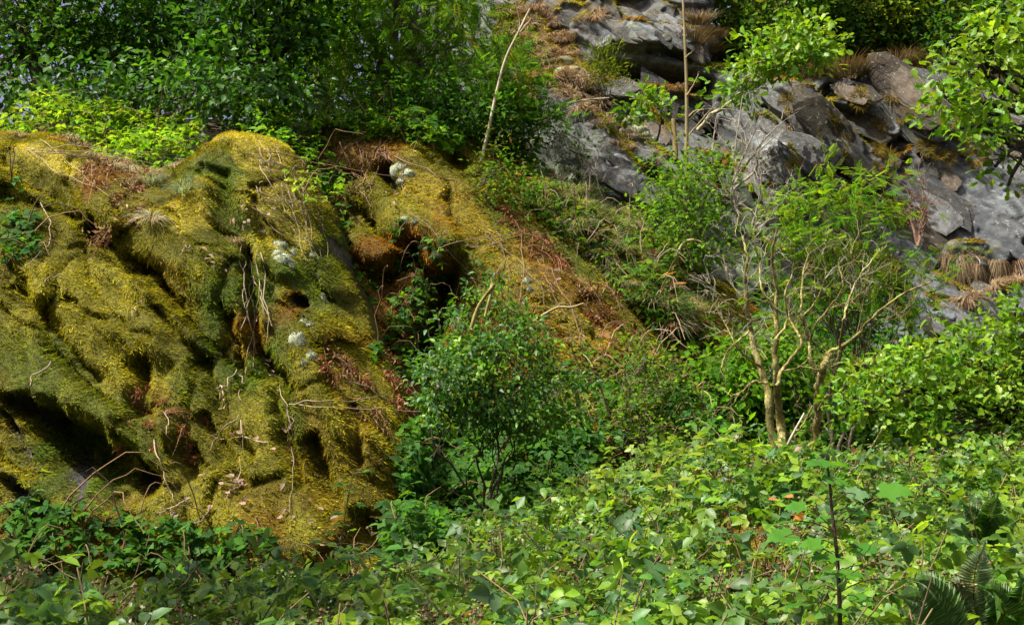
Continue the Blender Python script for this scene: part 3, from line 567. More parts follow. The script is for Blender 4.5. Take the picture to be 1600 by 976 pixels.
def bramble(name, label, cat, poly, n, thick, size, cols, seed, T=T_DIA, kind='stuff', canes=40, nup=.75, mat=None, wt=None, dens=None, group=None, cc=(.10, .06, .03), vol=None):
    rng = np.random.default_rng(seed); px, py = in_poly(poly, n, rng)
    if dens:
        k = fbm(px / dens, py / dens, 0, seed, 3) + .5 * rng.random(len(px)) > .12; px, py = px[k], py[k]
    if vol:
        y0 = max(q[1] for q in poly); d = rng.uniform(vol[0], vol[1], len(px)); p = P(px, py, d); p[:, 2] = np.maximum(hz(p[:, 0], p[:, 1]), 0); nm = np.tile([0, -.1, 1.0], (len(px), 1)); thick = vol[2] * np.clip(.8 + .6 * fbm(p[:, 0] * 1.3, p[:, 1] * 1.3, 0, seed + 8, 3), .15, 1.6)
    else: p, nm = hits(px, py)
    n = len(p)
    th = thick * 1.0 * (.65 + .5 * fbm(p[:, 0] * 1.7, p[:, 2] * 1.7, 0, seed + 2, 2)); hgt = th * rng.random(n)**.6
    out = norm(nm * .6 + np.array([0, -.35, .6])); pos = p + out * hgt[:, None]
    nn = norm(np.array([0, -.25, nup]) + .3 * nm + .42 * rng.standard_normal((n, 3)))
    cl = fbm(p[:, 0] * 2.3, p[:, 2] * 2.3, 0, seed + 4, 3)[:, None]
    base = p[np.argmin(p[:, 2])]; lf = Acc(); trifoliate(lf, pos, nn, size * (.6 + .7 * rng.random(n)), pick(cols, n, .12, rng, wt) * (1 + .35 * cl), rng, T)
    root = solo(name, lf, mat or M_SOFT, tuple(base), label, cat, group, kind, True)
    if canes:
        ac = Acc()
        for k in rng.integers(0, n, canes):
            a = p[k]; b = pos[k] + rng.normal(0, .25, 3) + np.array([0, 0, -.05]); limb(ac, a, b, .007, .003, rng, .35, 8, .1, 4, np.array(cc) * (.6 + rng.random() * 1.2))
        part('canes', ac, M_STICK, root, True, 'stuff')
    return root
def blades(rng, n, h, spread, droop, w, cols, r0=.04):
    """grass tuft in local space"""
    ac = Acc(); a = rng.random(n) * 2 * math.pi; hd = np.stack([np.cos(a), np.sin(a), 0 * a], 1); L = h * (.55 + .6 * rng.random(n)); sp = spread * (.3 + rng.random(n)); b0 = hd * (r0 * rng.random(n)**.5)[:, None]
    side = np.stack([-np.sin(a), np.cos(a), 0 * a], 1); V = []; 
    for t, ww in ((0, 1), (.35, .85), (.7, .55), (1, .06)):
        c = b0 + hd * (L * sp * (t + .6 * t * t))[:, None] + np.array([0, 0, 1]) * (L * (t - droop * t * t * (0.6 + sp)))[:, None]
        V += [c - side * w * ww * .5, c + side * w * ww * .5]
    V = np.stack(V, 1).reshape(-1, 3); o = (np.arange(n) * 8)[:, None, None]
    q = (np.array([[0, 1, 3, 2], [2, 3, 5, 4], [4, 5, 7, 6]])[None] + o).reshape(-1, 4); ac.add(V, None, q, np.repeat(pick(cols, n, .2, rng), 8, 0)); return ac
def placed(name, meshes, spots, label, cat, group, rng, smin=.8, smax=1.25, tilt=.5, lift=0.0, upw=.7):
    """copies of small meshes set on the surface; spots: list of (px, py)"""
    res = []
    for q, s in enumerate(spots):
        p, nm = hit(s[0], s[1])
        if p is None: continue
        o = link(name, meshes[rng.integers(len(meshes))], None, tuple(p + nm * lift)); z = norm(nm * (1 - upw) + np.array([0, 0, upw]) + rng.normal(0, .1, 3))
        o.rotation_euler = (Vector(z).to_track_quat('Z', 'Y') @ Vector((0, 0, 1)).rotation_difference(Vector((0, 0, 1)))).to_euler(); o.rotation_euler.rotate_axis('Z', rng.random() * 6.28)
        o.scale = (rng.uniform(smin, smax) * (s[2] if len(s) > 2 else 1),) * 3; res.append(tag(o, label, cat, group))
    return res

# greens: real leaf albedo
DK = [(.026, .085, .010), (.036, .105, .010), (.020, .064, .010)]
MID = [(.050, .135, .012), (.068, .155, .012), (.040, .110, .012)]
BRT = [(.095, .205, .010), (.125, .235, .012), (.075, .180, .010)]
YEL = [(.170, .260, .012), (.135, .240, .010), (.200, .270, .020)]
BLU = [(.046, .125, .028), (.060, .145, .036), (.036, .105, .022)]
OLV = [(.090, .130, .012), (.110, .140, .016), (.074, .115, .010)]
DRYC = [(.20, .105, .045), (.16, .075, .03), (.24, .15, .07), (.12, .06, .03)]
STRAW = [(.33, .26, .15), (.26, .19, .10), (.38, .31, .20)]

# ------------------------------------------------------------------ trees on the bank behind the mossy rock
def gp(px, d, dz=0.0):
    p = P(px, 300, d); return np.array([p[0], p[1], hz(p[0], p[1]) + dz])
plant('leafy_tree', 'dense dark green tree at the far left edge behind the bramble bank', 'tree', gp(60, 16.5), [(20, 70, 16.4, 90, 75, 1.1), (120, 40, 16.8, 90, 80, 1.1), (60, -80, 16.6, 130, 80, 1.4), (150, -200, 17, 140, 100, 1.5), (-120, 20, 16.6, 120, 120, 1.3), (-100, -200, 17, 160, 120, 1.6), (-20, 130, 16, 60, 40, .6)],
      400, 30, .18, .09, .62, DK + MID, trunk_r=.11, seed=11, twigs=120, wt=[.2, .25, .15, .15, .15, .1])
plant('leafy_tree', 'green tree with lit leaf tips between the far left tree and the black branched oak', 'tree', gp(240, 17.5), [(220, 60, 17.2, 90, 80, 1.1), (310, 40, 17.4, 90, 70, 1.1), (270, 110, 17, 90, 40, .8), (240, -90, 17.6, 130, 90, 1.5), (300, -230, 17.6, 140, 90, 1.6), (170, 90, 17.2, 60, 50, .8)],
      400, 30, .18, .09, .62, DK + MID, trunk_r=.10, seed=12, twigs=120, wt=[.18, .22, .15, .2, .15, .1])
plant('oak_tree', 'shadowed oak with black spreading branches above the round mossy ridge top', 'tree', gp(430, 16.2), [(400, 20, 15.8, 70, 50, .9), (450, 70, 16, 60, 40, .8), (370, 90, 15.8, 60, 50, .8), (470, 10, 16.2, 50, 40, .8), (420, -90, 16.2, 120, 70, 1.3), (420, -220, 16.4, 150, 100, 1.6), (410, 130, 16, 60, 28, .6)],
      240, 26, .18, .11, .6, DK + BRT[2:] + MID[:1], T_OV, trunk_r=.13, bark=(.03, .025, .02), seed=13, twigs=110, wt=[.3, .25, .2, .12, .13])
plant('slender_tree', 'pale sunlit slender tree seen through the gap right of the dark oak', 'tree', gp(500, 22), [(500, 70, 22, 50, 60, 1), (480, 130, 22, 46, 30, .8), (530, 20, 22.5, 60, 50, 1), (510, -90, 22.5, 90, 80, 1.3)],
      150, 26, .2, .11, .6, BRT + MID, trunk_r=.09, seed=14, twigs=40)
plant('rowan_tree', 'broad feathery rowan with drooping sprays at the top centre', 'tree', gp(640, 17.6, .2), [(560, 50, 17.2, 75, 55, 1.0), (640, 40, 17, 90, 60, 1.0), (725, 55, 17.2, 60, 60, .9), (690, 125, 17, 66, 45, .8), (590, 125, 17, 60, 40, .8), (770, 110, 17, 46, 40, .6), (640, -70, 17.4, 150, 80, 1.4), (530, 110, 17.2, 40, 40, .7), (650, 90, 16.8, 90, 40, .7), (640, -190, 17.6, 150, 80, 1.4)],
      420, 9, .17, .20, .62, MID[:2] + BRT + BRT + YEL[1:2], T_PIN, trunk_r=.09, bark=(.13, .11, .08), seed=15, droop=.7, up=.9, twigs=160, stems=3)
plant('holly_bush', 'dark evergreen bush under the trees at the back of the left bank', 'bush', gp(180, 15.6), [(90, 140, 15.4, 100, 34, .7), (230, 135, 15.6, 100, 36, .7), (350, 140, 15.4, 90, 34, .7), (440, 145, 15.4, 50, 26, .6)],
      110, 26, .2, .10, .6, DK + MID, trunk_r=.05, seed=16, stems=4, twigs=50, mat=M_LEAF)
plant('elder_bush', 'shadowy green bush filling the hollow below the feathery rowan', 'bush', gp(740, 16.6, .3), [(720, 190, 16.2, 60, 34, .7), (660, 160, 16.4, 60, 34, .7), (790, 190, 16.6, 46, 50, .6), (770, 220, 16.2, 50, 24, .5)],
      150, 26, .15, .09, .5, DK + MID, trunk_r=.04, seed=17, stems=4, twigs=50)
# trees on the cliff top
for q, (px, d, blobs, lab, cols, wt) in enumerate([
        (1180, 24, [(1160, 20, 24, 60, 44, 1), (1230, 10, 24.4, 60, 40, 1), (1180, 60, 23.6, 40, 24, .7), (1200, -80, 24.5, 110, 70, 1.4)], 'grey green tree on the cliff top left of the lit oak sapling', OLV + MID, None),
        (1310, 25.5, [(1300, 40, 25.5, 70, 34, 1), (1260, 0, 25.5, 50, 40, 1), (1350, 15, 25.8, 60, 50, 1), (1290, 75, 25.2, 60, 24, .7), (1300, -90, 25.8, 110, 70, 1.4)], 'small dark crowned tree on the cliff top behind the heather mound', DK + OLV, None),
        (1400, 26, [(1390, 40, 26, 50, 40, 1), (1430, 0, 26, 50, 40, 1), (1400, -90, 26.4, 90, 70, 1.4)], 'yellowish airy birch on the cliff top above the heather mound', YEL + OLV, None),
        (1480, 25, [(1470, 50, 25, 46, 34, 1), (1530, 30, 25, 60, 50, 1), (1590, 70, 25, 60, 50, 1), (1500, -80, 25.5, 130, 70, 1.5), (1680, 20, 25, 90, 90, 1.4)], 'dark shaded pine behind the bright oak branch at the top right', DK + OLV[2:], None)]):
    plant('cliff_top_tree', lab, 'tree', gp(px, d), blobs, 230, 30, .24, .13, .55, cols, trunk_r=.10, bark=(.10, .075, .06), seed=30 + q, twigs=60, group='trees along the cliff top')

# ------------------------------------------------------------------ bramble and scrub banks (nobody could count their stems)
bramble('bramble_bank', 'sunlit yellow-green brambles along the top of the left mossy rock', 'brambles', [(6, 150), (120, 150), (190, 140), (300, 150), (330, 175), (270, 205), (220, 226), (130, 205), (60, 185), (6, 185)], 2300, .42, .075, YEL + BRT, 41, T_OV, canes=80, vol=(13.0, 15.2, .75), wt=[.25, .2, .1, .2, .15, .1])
bramble('bramble_bank', 'mid green brambles spilling over the ridge top between the two mossy rocks', 'brambles', [(360, 160), (480, 135), (600, 160), (700, 190), (760, 205), (700, 250), (620, 225), (520, 215), (430, 200)], 2200, .40, .075, BRT + MID, 42, T_OV, canes=70)
bramble('bramble_bank', 'leafy brambles topping the bank between the round ridge and the dark pines', 'brambles', [(370, 175), (400, 150), (480, 130), (560, 150), (640, 170), (700, 195), (640, 205), (560, 190), (470, 195), (430, 195)], 900, .40, .085, BRT + MID, 142, T_OV, canes=60, vol=(14.0, 16.2, .8))
bramble('ivy_trail', 'bramble trails hanging down the dark gully between the mossy rocks', 'brambles', [(610, 350), (680, 340), (700, 400), (720, 470), (690, 560), (620, 600), (580, 560), (600, 500), (620, 440)], 620, .16, .075, BLU + MID + BRT[:1], 43, T_OV, canes=50, dens=50)
bramble('scrub_bank', 'green bramble scrub covering the slope below the grey slab', 'brambles', [(800, 245), (860, 285), (930, 330), (1010, 360), (1110, 430), (1120, 540), (1070, 550), (1010, 510), (940, 430), (860, 360), (800, 310)], 1500, .22, .08, MID + BRT + OLV + OLV + DRYC[:2], 44, T_DIA, canes=110, dens=45, cc=(.2, .15, .1))
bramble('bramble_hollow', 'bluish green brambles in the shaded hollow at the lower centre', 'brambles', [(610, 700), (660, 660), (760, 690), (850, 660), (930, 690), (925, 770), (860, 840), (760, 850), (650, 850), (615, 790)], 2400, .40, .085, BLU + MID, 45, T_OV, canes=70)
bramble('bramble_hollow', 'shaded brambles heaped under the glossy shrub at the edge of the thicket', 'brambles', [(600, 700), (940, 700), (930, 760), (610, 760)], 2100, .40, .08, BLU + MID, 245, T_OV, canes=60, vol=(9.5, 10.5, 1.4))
bramble('scrub_bank', 'low weedy scrub between the young birch and the bare lichened trees', 'brambles', [(930, 640), (1000, 600), (1060, 640), (1130, 650), (1300, 660), (1420, 650), (1600, 650), (1600, 740), (1250, 745), (1100, 720), (930, 720)], 2000, .5, .085, MID + DK + BLU, 46, T_OV, canes=120, cc=(.2, .14, .08))
bramble('ivy_trail', 'small ivy and bramble leaves on the left edge of the big mossy rock', 'brambles', [(6, 290), (50, 290), (66, 340), (60, 400), (6, 420)], 170, .12, .07, BLU + MID, 47, T_OV, canes=14, dens=60)
bramble('bramble_spray', 'bright young bramble spray trailing over the round mossy ridge', 'brambles', [(440, 270), (480, 265), (510, 320), (510, 350), (480, 330), (450, 300)], 46, .12, .055, YEL, 48, T_OV, canes=10)
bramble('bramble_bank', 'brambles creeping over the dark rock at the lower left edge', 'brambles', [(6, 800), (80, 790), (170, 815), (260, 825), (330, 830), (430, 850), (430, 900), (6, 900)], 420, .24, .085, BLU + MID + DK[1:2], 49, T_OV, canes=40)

# the wood beyond: too far and dense to tell its trees apart
rw = np.random.default_rng(900); ac = Acc(); m = 2000
cx = rw.uniform(-16, 22, m); cy = 31 + rw.normal(0, 1.6, m); top = 9 + 3.5 * fbm(cx * .35, cx * 0, 0, 901, 3) + 4; base = hz(cx, cy); czz = base + (top - base + 3) * rw.random(m)
pc = np.repeat(np.stack([cx, cy, czz], 1), 16, 0); k = len(pc); leaves(ac, pc + rw.normal(0, .55, (k, 3)), rdir(k, 1, rw), norm(.6 * rw.standard_normal((k, 3)) + np.array([0, -.2, .7])), .30 * (.6 + .7 * rw.random(k)), .19, np.repeat(pick(DK + MID + OLV, m, .2, rw), 16, 0), T_DIA)
solo('far_wood', ac, M_SOFT, (0, 31, 6), 'far wood closing the view behind the bank and the cliff top', 'wood', None, 'stuff')
bramble('fern_bank', 'fine green ferns and scrub along the upper part of the central slope', 'ferns', [(790, 240), (850, 290), (980, 390), (1090, 490), (1030, 510), (950, 430), (860, 350)], 420, .22, .16, BRT[2:] + MID + OLV + DRYC[:1], 144, T_PIN, canes=30, dens=60)
bramble('scrub_bank', 'loose pale green scrub at the foot of the orange moss slope', 'brambles', [(880, 560), (960, 540), (1120, 560), (1130, 660), (1000, 720), (900, 700)], 650, .30, .075, MID + OLV + DRYC[:2], 145, T_DIA, canes=60, dens=60, cc=(.2, .14, .08))
# ------------------------------------------------------------------ shrubs and trees in the middle ground
def hp(px, py, back=0.0):
    p, n = hit(px, py); return p + np.array([0, back, -.05])
plant('round_bush', 'round box-like green bush at the foot of the thin dead trunk', 'bush', P(1070, 410, 16.4), [(1070, 300, 16.3, 60, 56, .8), (1040, 350, 16.2, 50, 50, .7), (1100, 350, 16.3, 50, 50, .7), (1070, 250, 16.4, 40, 36, .5), (1060, 395, 16.1, 60, 26, .6), (1110, 280, 16.4, 34, 40, .4)],
      190, 20, .15, .065, .55, BRT + MID + OLV[:1], trunk_r=.03, seed=51, stems=4, twigs=80, up=.7)
plant('glossy_shrub', 'glossy bluish-green shrub in front of the mossy slope at the centre', 'shrub', P(770, 800, 10.9), [(735, 535, 10.5, 44, 20, .35), (690, 560, 10.4, 34, 18, .3), (660, 580, 10.4, 20, 10, .2), (720, 575, 10.3, 50, 20, .4), (820, 505, 10.8, 24, 22, .3), (845, 540, 10.8, 30, 18, .3), (790, 545, 10.6, 40, 24, .4), (770, 600, 10.5, 60, 24, .4), (850, 600, 10.7, 44, 18, .35), (900, 590, 10.8, 24, 10, .2), (740, 640, 10.7, 60, 26, .5), (830, 650, 10.7, 50, 30, .5), (775, 425, 10.9, 16, 14, .2), (760, 448, 10.9, 14, 10, .15), (732, 470, 10.8, 26, 12, .2), (790, 485, 10.9, 24, 12, .25), (720, 500, 10.7, 24, 12, .25), (880, 640, 10.9, 30, 16, .25), (690, 620, 10.4, 30, 18, .3)],
      360, 17, .07, .052, .55, BLU + BRT + MID, T_OV, mat=M_LEAF, trunk_r=.013, bark=(.05, .04, .025), seed=52, stems=5, twigs=160, up=.9, shell=.5)
plant('young_birch', 'slim young birch with pale small leaves at the foot of the orange moss', 'tree', P(1000, 720, 12.3), [(1000, 570, 12.2, 40, 40, .4), (1010, 620, 12.1, 50, 36, .4), (980, 640, 12, 44, 34, .4), (1040, 600, 12.2, 30, 40, .3), (1010, 680, 12, 50, 30, .4)],
      105, 12, .09, .05, .65, BRT + BLU[:1] + OLV, trunk_r=.014, bark=(.18, .13, .09), seed=53, stems=3, twigs=120)
plant('hazel_bush', 'leafy green bush behind the two bare lichened trees', 'bush', P(1200, 720, 14.2), [(1150, 600, 14, 60, 50, .6), (1250, 610, 14, 60, 56, .6), (1130, 670, 13.8, 60, 40, .5), (1240, 680, 13.8, 70, 36, .5), (1330, 640, 14, 50, 50, .6), (1190, 560, 14.2, 50, 30, .5)],
      300, 26, .13, .09, .6, BRT + MID, trunk_r=.03, seed=54, stems=5, twigs=60)
plant('rowan_tree', 'light feathery rowan rising behind the bare lichened trees', 'tree', P(1300, 740, 12.8), [(1300, 300, 12.6, 70, 26, .6), (1350, 320, 12.6, 66, 30, .6), (1250, 340, 12.6, 50, 34, .5), (1310, 370, 12.6, 80, 40, .7), (1240, 400, 12.6, 50, 40, .5), (1360, 430, 12.6, 60, 40, .6), (1300, 450, 12.6, 70, 40, .6), (1410, 460, 12.6, 46, 30, .4), (1430, 420, 12.6, 40, 20, .3), (1210, 380, 12.6, 36, 24, .3), (1390, 330, 12.6, 50, 18, .4), (1250, 300, 12.6, 40, 16, .3), (1370, 285, 12.6, 40, 16, .4), (1230, 460, 12.6, 50, 40, .5)],
      230, 7, .12, .125, .66, BRT + YEL[:1] + MID[:1] + OLV[:1], T_PIN, trunk_r=.022, bark=(.10, .085, .05), seed=55, stems=3, droop=.25, up=1.2, twigs=120, flat=.4)
plant('fern_scrub', 'dark green elder scrub in the shade below the rowan', 'bush', P(1380, 640, 14.6), [(1380, 540, 14.6, 60, 34, .5), (1330, 570, 14.6, 50, 36, .5), (1420, 590, 14.4, 60, 40, .5), (1240, 520, 14.8, 50, 40, .5), (1350, 490, 15, 40, 30, .4)],
      170, 20, .13, .09, .5, DK + MID, trunk_r=.03, seed=56, stems=4, twigs=30)
oakc = BRT + YEL[:2]
def rosettes(name, label, cat, base, blobs, ncl, per, ln, cols, seed, bark, trunk_r, fork, wt=None, twigs=90, rc=.055, wd=.62, T=T_OAK, up=.75):
    return plant(name, label, cat, base, blobs, ncl, per, rc, ln, wd, cols, T, M_LEAF, trunk_r, bark, seed, None, .05, up, .7, .14, 1, twigs, 'crown', .5, 'trunk', fork, wt)
rosettes('oak_tree', 'bright green oak reaching in at the top right over the cliff', 'tree', np.array([5.6, 8.6, .2]), [(1565, 40, 8.6, 30, 40, .35), (1540, 100, 8.5, 50, 40, .4), (1490, 85, 8.5, 34, 26, .3), (1580, 120, 8.6, 40, 50, .4), (1520, 170, 8.5, 50, 34, .4), (1455, 95, 8.5, 20, 18, .25), (1500, 120, 8.4, 34, 24, .3), (1545, 60, 8.6, 40, 30, .35), (1500, 200, 8.5, 24, 14, .25), (1475, 150, 8.4, 20, 28, .25), (1570, 200, 8.6, 34, 40, .4), (1530, 205, 8.4, 30, 24, .3), (1555, 260, 8.6, 16, 36, .25), (1575, 290, 8.6, 16, 16, .2), (1660, 80, 8.8, 70, 120, .6), (1700, -80, 9, 120, 90, .8), (1680, 240, 8.8, 60, 70, .5)],
         310, 9, .066, oakc, 61, (.035, .028, .02), .07, P(1700, 170, 8.8), [.25, .25, .2, .15, .15], 130)
rosettes('oak_bush', 'low bright oak bush at the right edge in front of the pale slabs', 'bush', P(1640, 760, 9.4), [(1560, 510, 9.2, 50, 26, .4), (1590, 560, 9.2, 40, 50, .4), (1500, 545, 9.1, 60, 26, .4), (1430, 565, 9.0, 50, 26, .35), (1540, 600, 9.0, 70, 40, .45), (1460, 610, 9, 60, 34, .4), (1360, 590, 9, 40, 24, .3), (1335, 640, 8.9, 36, 26, .3), (1440, 660, 8.9, 30, 18, .3), (1580, 650, 9, 40, 40, .4), (1680, 560, 9.2, 60, 90, .6), (1590, 475, 9.2, 12, 20, .2), (1470, 680, 8.8, 30, 16, .25)],
         440, 9, .062, oakc, 62, (.04, .032, .022), .05, P(1600, 640, 9.2), [.28, .22, .2, .15, .15], 150)
rosettes('oak_sapling', 'sunlit oak sapling leaning over the cliff edge above the pale slab', 'tree', P(1090, 215, 19.0), [(1250, 50, 18.6, 34, 26, .4), (1220, 80, 18.5, 44, 28, .4), (1180, 105, 18.5, 40, 20, .4), (1255, 95, 18.5, 30, 22, .4), (1150, 140, 18.6, 30, 18, .3), (1280, 80, 18.7, 20, 18, .3)],
         130, 10, .12, oakc, 63, (.30, .26, .18), .035, P(1185, 118, 18.6), [.25, .2, .2, .2, .15], 60, .12)
rosettes('oak_sapling', 'tiny bright oak sapling on the mossy ledge in front of the cliff', 'tree', hp(1036, 214), [(1010, 145, 18.2, 14, 11, .2), (1036, 162, 18.2, 16, 9, .2), (985, 176, 18.2, 20, 9, .2), (1018, 158, 18.2, 18, 9, .2)],
         26, 9, .11, oakc, 64, (.05, .04, .02), .018, P(1028, 170, 18.2), [.25, .2, .2, .2, .15], 20, .09)
plant('airy_sapling', 'airy ash sapling with bright leaves beside the leaning dead pole', 'tree', hp(800, 230), [(790, 110, 16.2, 40, 30, .4), (820, 130, 16.2, 30, 26, .3), (800, 160, 16.2, 30, 26, .3), (850, 190, 16.4, 26, 30, .3), (780, 70, 16.2, 30, 16, .3)],
      80, 10, .12, .13, .6, BRT + MID, T_PIN4, trunk_r=.02, seed=57, twigs=40)
plant('seedling_shrub', 'wispy green shrub growing in front of the pale lichened slab', 'shrub', hp(905, 320), [(900, 250, 17.2, 24, 34, .3), (880, 200, 17.2, 24, 24, .3), (910, 300, 17, 24, 20, .3)],
      60, 14, .12, .05, .5, MID + OLV, trunk_r=.012, seed=58, stems=3, twigs=50)
plant('wispy_broom', 'olive grey broom bush growing on the cliff ledge', 'shrub', hp(945, 140), [(940, 95, 19.4, 20, 26, .2), (950, 120, 19.3, 22, 20, .2)], 60, 16, .10, .08, .12, OLV, trunk_r=.012, seed=59, stems=5, twigs=50, droop=-.8)
plant('weed_shrub', 'loose green shrub on the moss slope beside the dead stems', 'shrub', hp(780, 330), [(770, 270, 15, 30, 30, .3), (800, 300, 15, 34, 26, .3), (760, 310, 15, 26, 24, .3)], 70, 14, .12, .06, .5, MID + OLV, trunk_r=.01, seed=60, stems=3, twigs=40)

# ------------------------------------------------------------------ bare lichened trees and dead wood
MOSSY = np.array([(.21, .18, .045), (.12, .105, .035), (.29, .26, .10)])
def knobbly(acc, path_px, d, r0, r1, rng, c=None, dj=.12, sides=7, n=None, z0=None, jit=1.0):
    m = len(path_px); dd = d + np.cumsum(rng.normal(0, dj, m)) if z0 is None else z0 + np.cumsum(rng.normal(0, dj, m))
    p = P([a for a, b in path_px], [b for a, b in path_px], dd); n = n or max(6, m * 4); q = smooth_path(p, n); q = q + rng.normal(0, (.22 * r1 + .002) * jit, q.shape)
    r = np.linspace(r0, r1, n) * ((.76 if r0 > .035 else .56) if c is None else 1) * (1 + .09 * jit * rng.standard_normal(n)); cc = (MOSSY[rng.integers(0, 3, n)] if c is None else np.tile(np.array(c), (n, 1))) * (.75 + .5 * rng.random((n, 1)))
    tube(acc, q, r, sides, cc); return q, dd[-1]
def twiggery(acc, path, rng, n, L, c, r=.0036, lvl=1):
    for _ in range(n):
        k = rng.integers(len(path) // 3, len(path)); t = norm(path[min(k + 1, len(path) - 1)] - path[k - 1]); d = norm(t * .7 + rng.normal(0, .6, 3) + np.array([0, 0, .25])); l = L * (.4 + .9 * rng.random())
        m = 7; p = path[k] + np.vstack([np.zeros(3), np.cumsum(norm(d + rng.normal(0, .32, (m - 1, 3))) * l / m, 0)])
        cc = np.array(c) * (.6 + .8 * rng.random()); tube(acc, p, np.linspace(r, r * .35, m), 4, cc)
        if lvl: twiggery(acc, p, rng, 2, l * .55, c, r * .6, lvl - 1)
def bare_tree(label, base_px, d, paths, seed, tw, name='bare_tree'):
    rng = np.random.default_rng(seed); root = thing(name, P(base_px[0], base_px[1], d), label, 'tree'); tk = Acc(); br = Acc(); tg = Acc(); ends = {}
    for key, par, pth, r0, r1 in paths:
        z0 = ends[par] if par else None; main = r0 > .035
        q, e = knobbly(tk if main else br, pth, d, r0, r1, rng, z0=z0, dj=.10); ends[key] = d + (e - d) * .5
        twiggery(tg, q, rng, max(2, int(tw * len(q) / 14)), .32, (.16, .13, .06) if rng.random() < .6 else (.24, .22, .18))
    part('trunk', tk, M_BARK, root, True); part('branches', br, M_BARK, root, True); part('twigs', tg, M_STICK, root, True, 'stuff'); return root
bare_tree('bare forked tree with yellow lichened bark, left of the pair', (1218, 760), 11.6, [
    ('a', None, [(1218, 770), (1213, 707), (1204, 666), (1201, 620), (1194, 590), (1178, 544), (1172, 510), (1168, 480), (1164, 436), (1168, 400), (1160, 370)], .062, .014),
    ('b', None, [(1222, 770), (1222, 704), (1220, 659), (1213, 610), (1213, 575), (1210, 547), (1215, 523), (1211, 484), (1213, 450), (1206, 400), (1215, 360)], .058, .012),
    ('c', 'b', [(1213, 603), (1222, 579), (1238, 558), (1253, 533), (1239, 509), (1231, 490)], .034, .012), ('d', 'a', [(1200, 600), (1178, 596), (1163, 610), (1142, 620)], .026, .012),
    ('e', 'a', [(1170, 502), (1145, 485), (1124, 460), (1108, 444)], .022, .008), ('f', 'a', [(1172, 515), (1150, 535), (1135, 551), (1126, 575)], .018, .012), ('g', 'a', [(1192, 575), (1170, 560), (1150, 540), (1130, 500), (1112, 470)], .022, .007),
    ('h', 'b', [(1212, 530), (1230, 500), (1226, 460), (1240, 420), (1236, 380)], .020, .006), ('i', 'b', [(1211, 484), (1190, 450), (1186, 410), (1178, 370), (1182, 340)], .018, .005), ('j', 'a', [(1167, 470), (1140, 440), (1130, 400)], .014, .005),
    ('k', 'b', [(1222, 579), (1246, 575), (1262, 560)], .014, .006), ('l', 'a', [(1165, 440), (1185, 420), (1200, 380)], .014, .005), ('m', 'a', [(1168, 400), (1150, 370), (1155, 335)], .012, .004)], 71, 7)
bare_tree('bare leaning tree with wide lichened limbs, right of the pair', (1266, 760), 11.7, [
    ('a', None, [(1262, 770), (1267, 711), (1274, 680), (1278, 631), (1281, 596), (1290, 568), (1292, 552)], .056, .040), ('b', 'a', [(1292, 552), (1309, 544), (1337, 526), (1358, 502), (1389, 474), (1428, 451), (1456, 440)], .034, .010),
    ('c', 'a', [(1279, 590), (1267, 568), (1264, 533), (1253, 495), (1252, 467), (1255, 425), (1264, 397)], .032, .008), ('d', 'c', [(1264, 540), (1274, 509), (1295, 481), (1316, 450), (1310, 410)], .020, .006),
    ('e', 'b', [(1312, 542), (1318, 502), (1323, 481), (1340, 436), (1361, 408), (1386, 383)], .022, .008), ('f', 'a', [(1290, 574), (1323, 565), (1351, 568), (1368, 552)], .018, .012), ('g', 'a', [(1278, 640), (1295, 617), (1309, 648), (1322, 680)], .020, .008),
    ('h', 'b', [(1360, 500), (1380, 500), (1410, 496)], .010, .005), ('i', 'b', [(1389, 474), (1396, 450), (1380, 420)], .010, .004), ('j', 'e', [(1340, 436), (1330, 400), (1342, 360)], .012, .004), ('k', 'c', [(1253, 495), (1275, 470), (1290, 430), (1284, 390)], .014, .004),
    ('l', 'd', [(1295, 481), (1330, 470), (1350, 450)], .010, .004), ('m', 'a', [(1262, 700), (1236, 680), (1253, 666), (1271, 632)], .026, .012), ('n', 'b', [(1337, 526), (1350, 470), (1352, 440)], .012, .005)], 72, 7)
def dead_pole(label, name, cat, path, d, r0, r1, c, seed, sides=()):
    rng = np.random.default_rng(seed); ac = Acc(); q, _ = knobbly(ac, path, d, r0, r1, rng, c, dj=.03, n=len(path) * 4, jit=.12)
    for s in sides: knobbly(ac, s, d, r0 * .4, r0 * .15, rng, c, dj=.06, sides=5)
    return solo(name, ac, M_STICK, tuple(q[0]), label, cat, None, None, True)
dead_pole('tall thin dead trunk standing in front of the grey cliff', 'dead_tree', 'dead tree', [(1068, 330), (1072, 250), (1073, 150), (1070, 60), (1066, -30)], 17.4, .032, .015, (.22, .18, .09), 81, [[(1072, 200), (1082, 182), (1102, 165)], [(1072, 185), (1092, 172), (1150, 171)], [(1073, 150), (1085, 130), (1092, 112)], [(1071, 90), (1082, 80)], [(1072, 215), (1095, 190), (1120, 160)]])
dead_pole('short broken stump beside the thin dead trunk', 'dead_stump', 'stump', [(1056, 250), (1054, 215), (1052, 186)], 17.5, .035, .03, (.2, .15, .06), 82)
dead_pole('pale leaning dead pole in front of the feathery rowan', 'dead_pole', 'dead tree', [(752, 252), (764, 200), (775, 148), (790, 92), (808, 55), (828, 14)], 15.6, .022, .011, (.36, .30, .21), 83, [[(800, 72), (812, 40), (806, 8)], [(808, 55), (830, 30), (838, 22)]])
dead_pole('crooked lichened dead branch rising from the glossy shrub', 'dead_branch', 'dead branch', [(736, 512), (748, 478), (766, 452), (770, 446), (764, 470), (758, 494)], 10.4, .015, .011, (.22, .18, .06), 84, [[(766, 452), (768, 432)]])
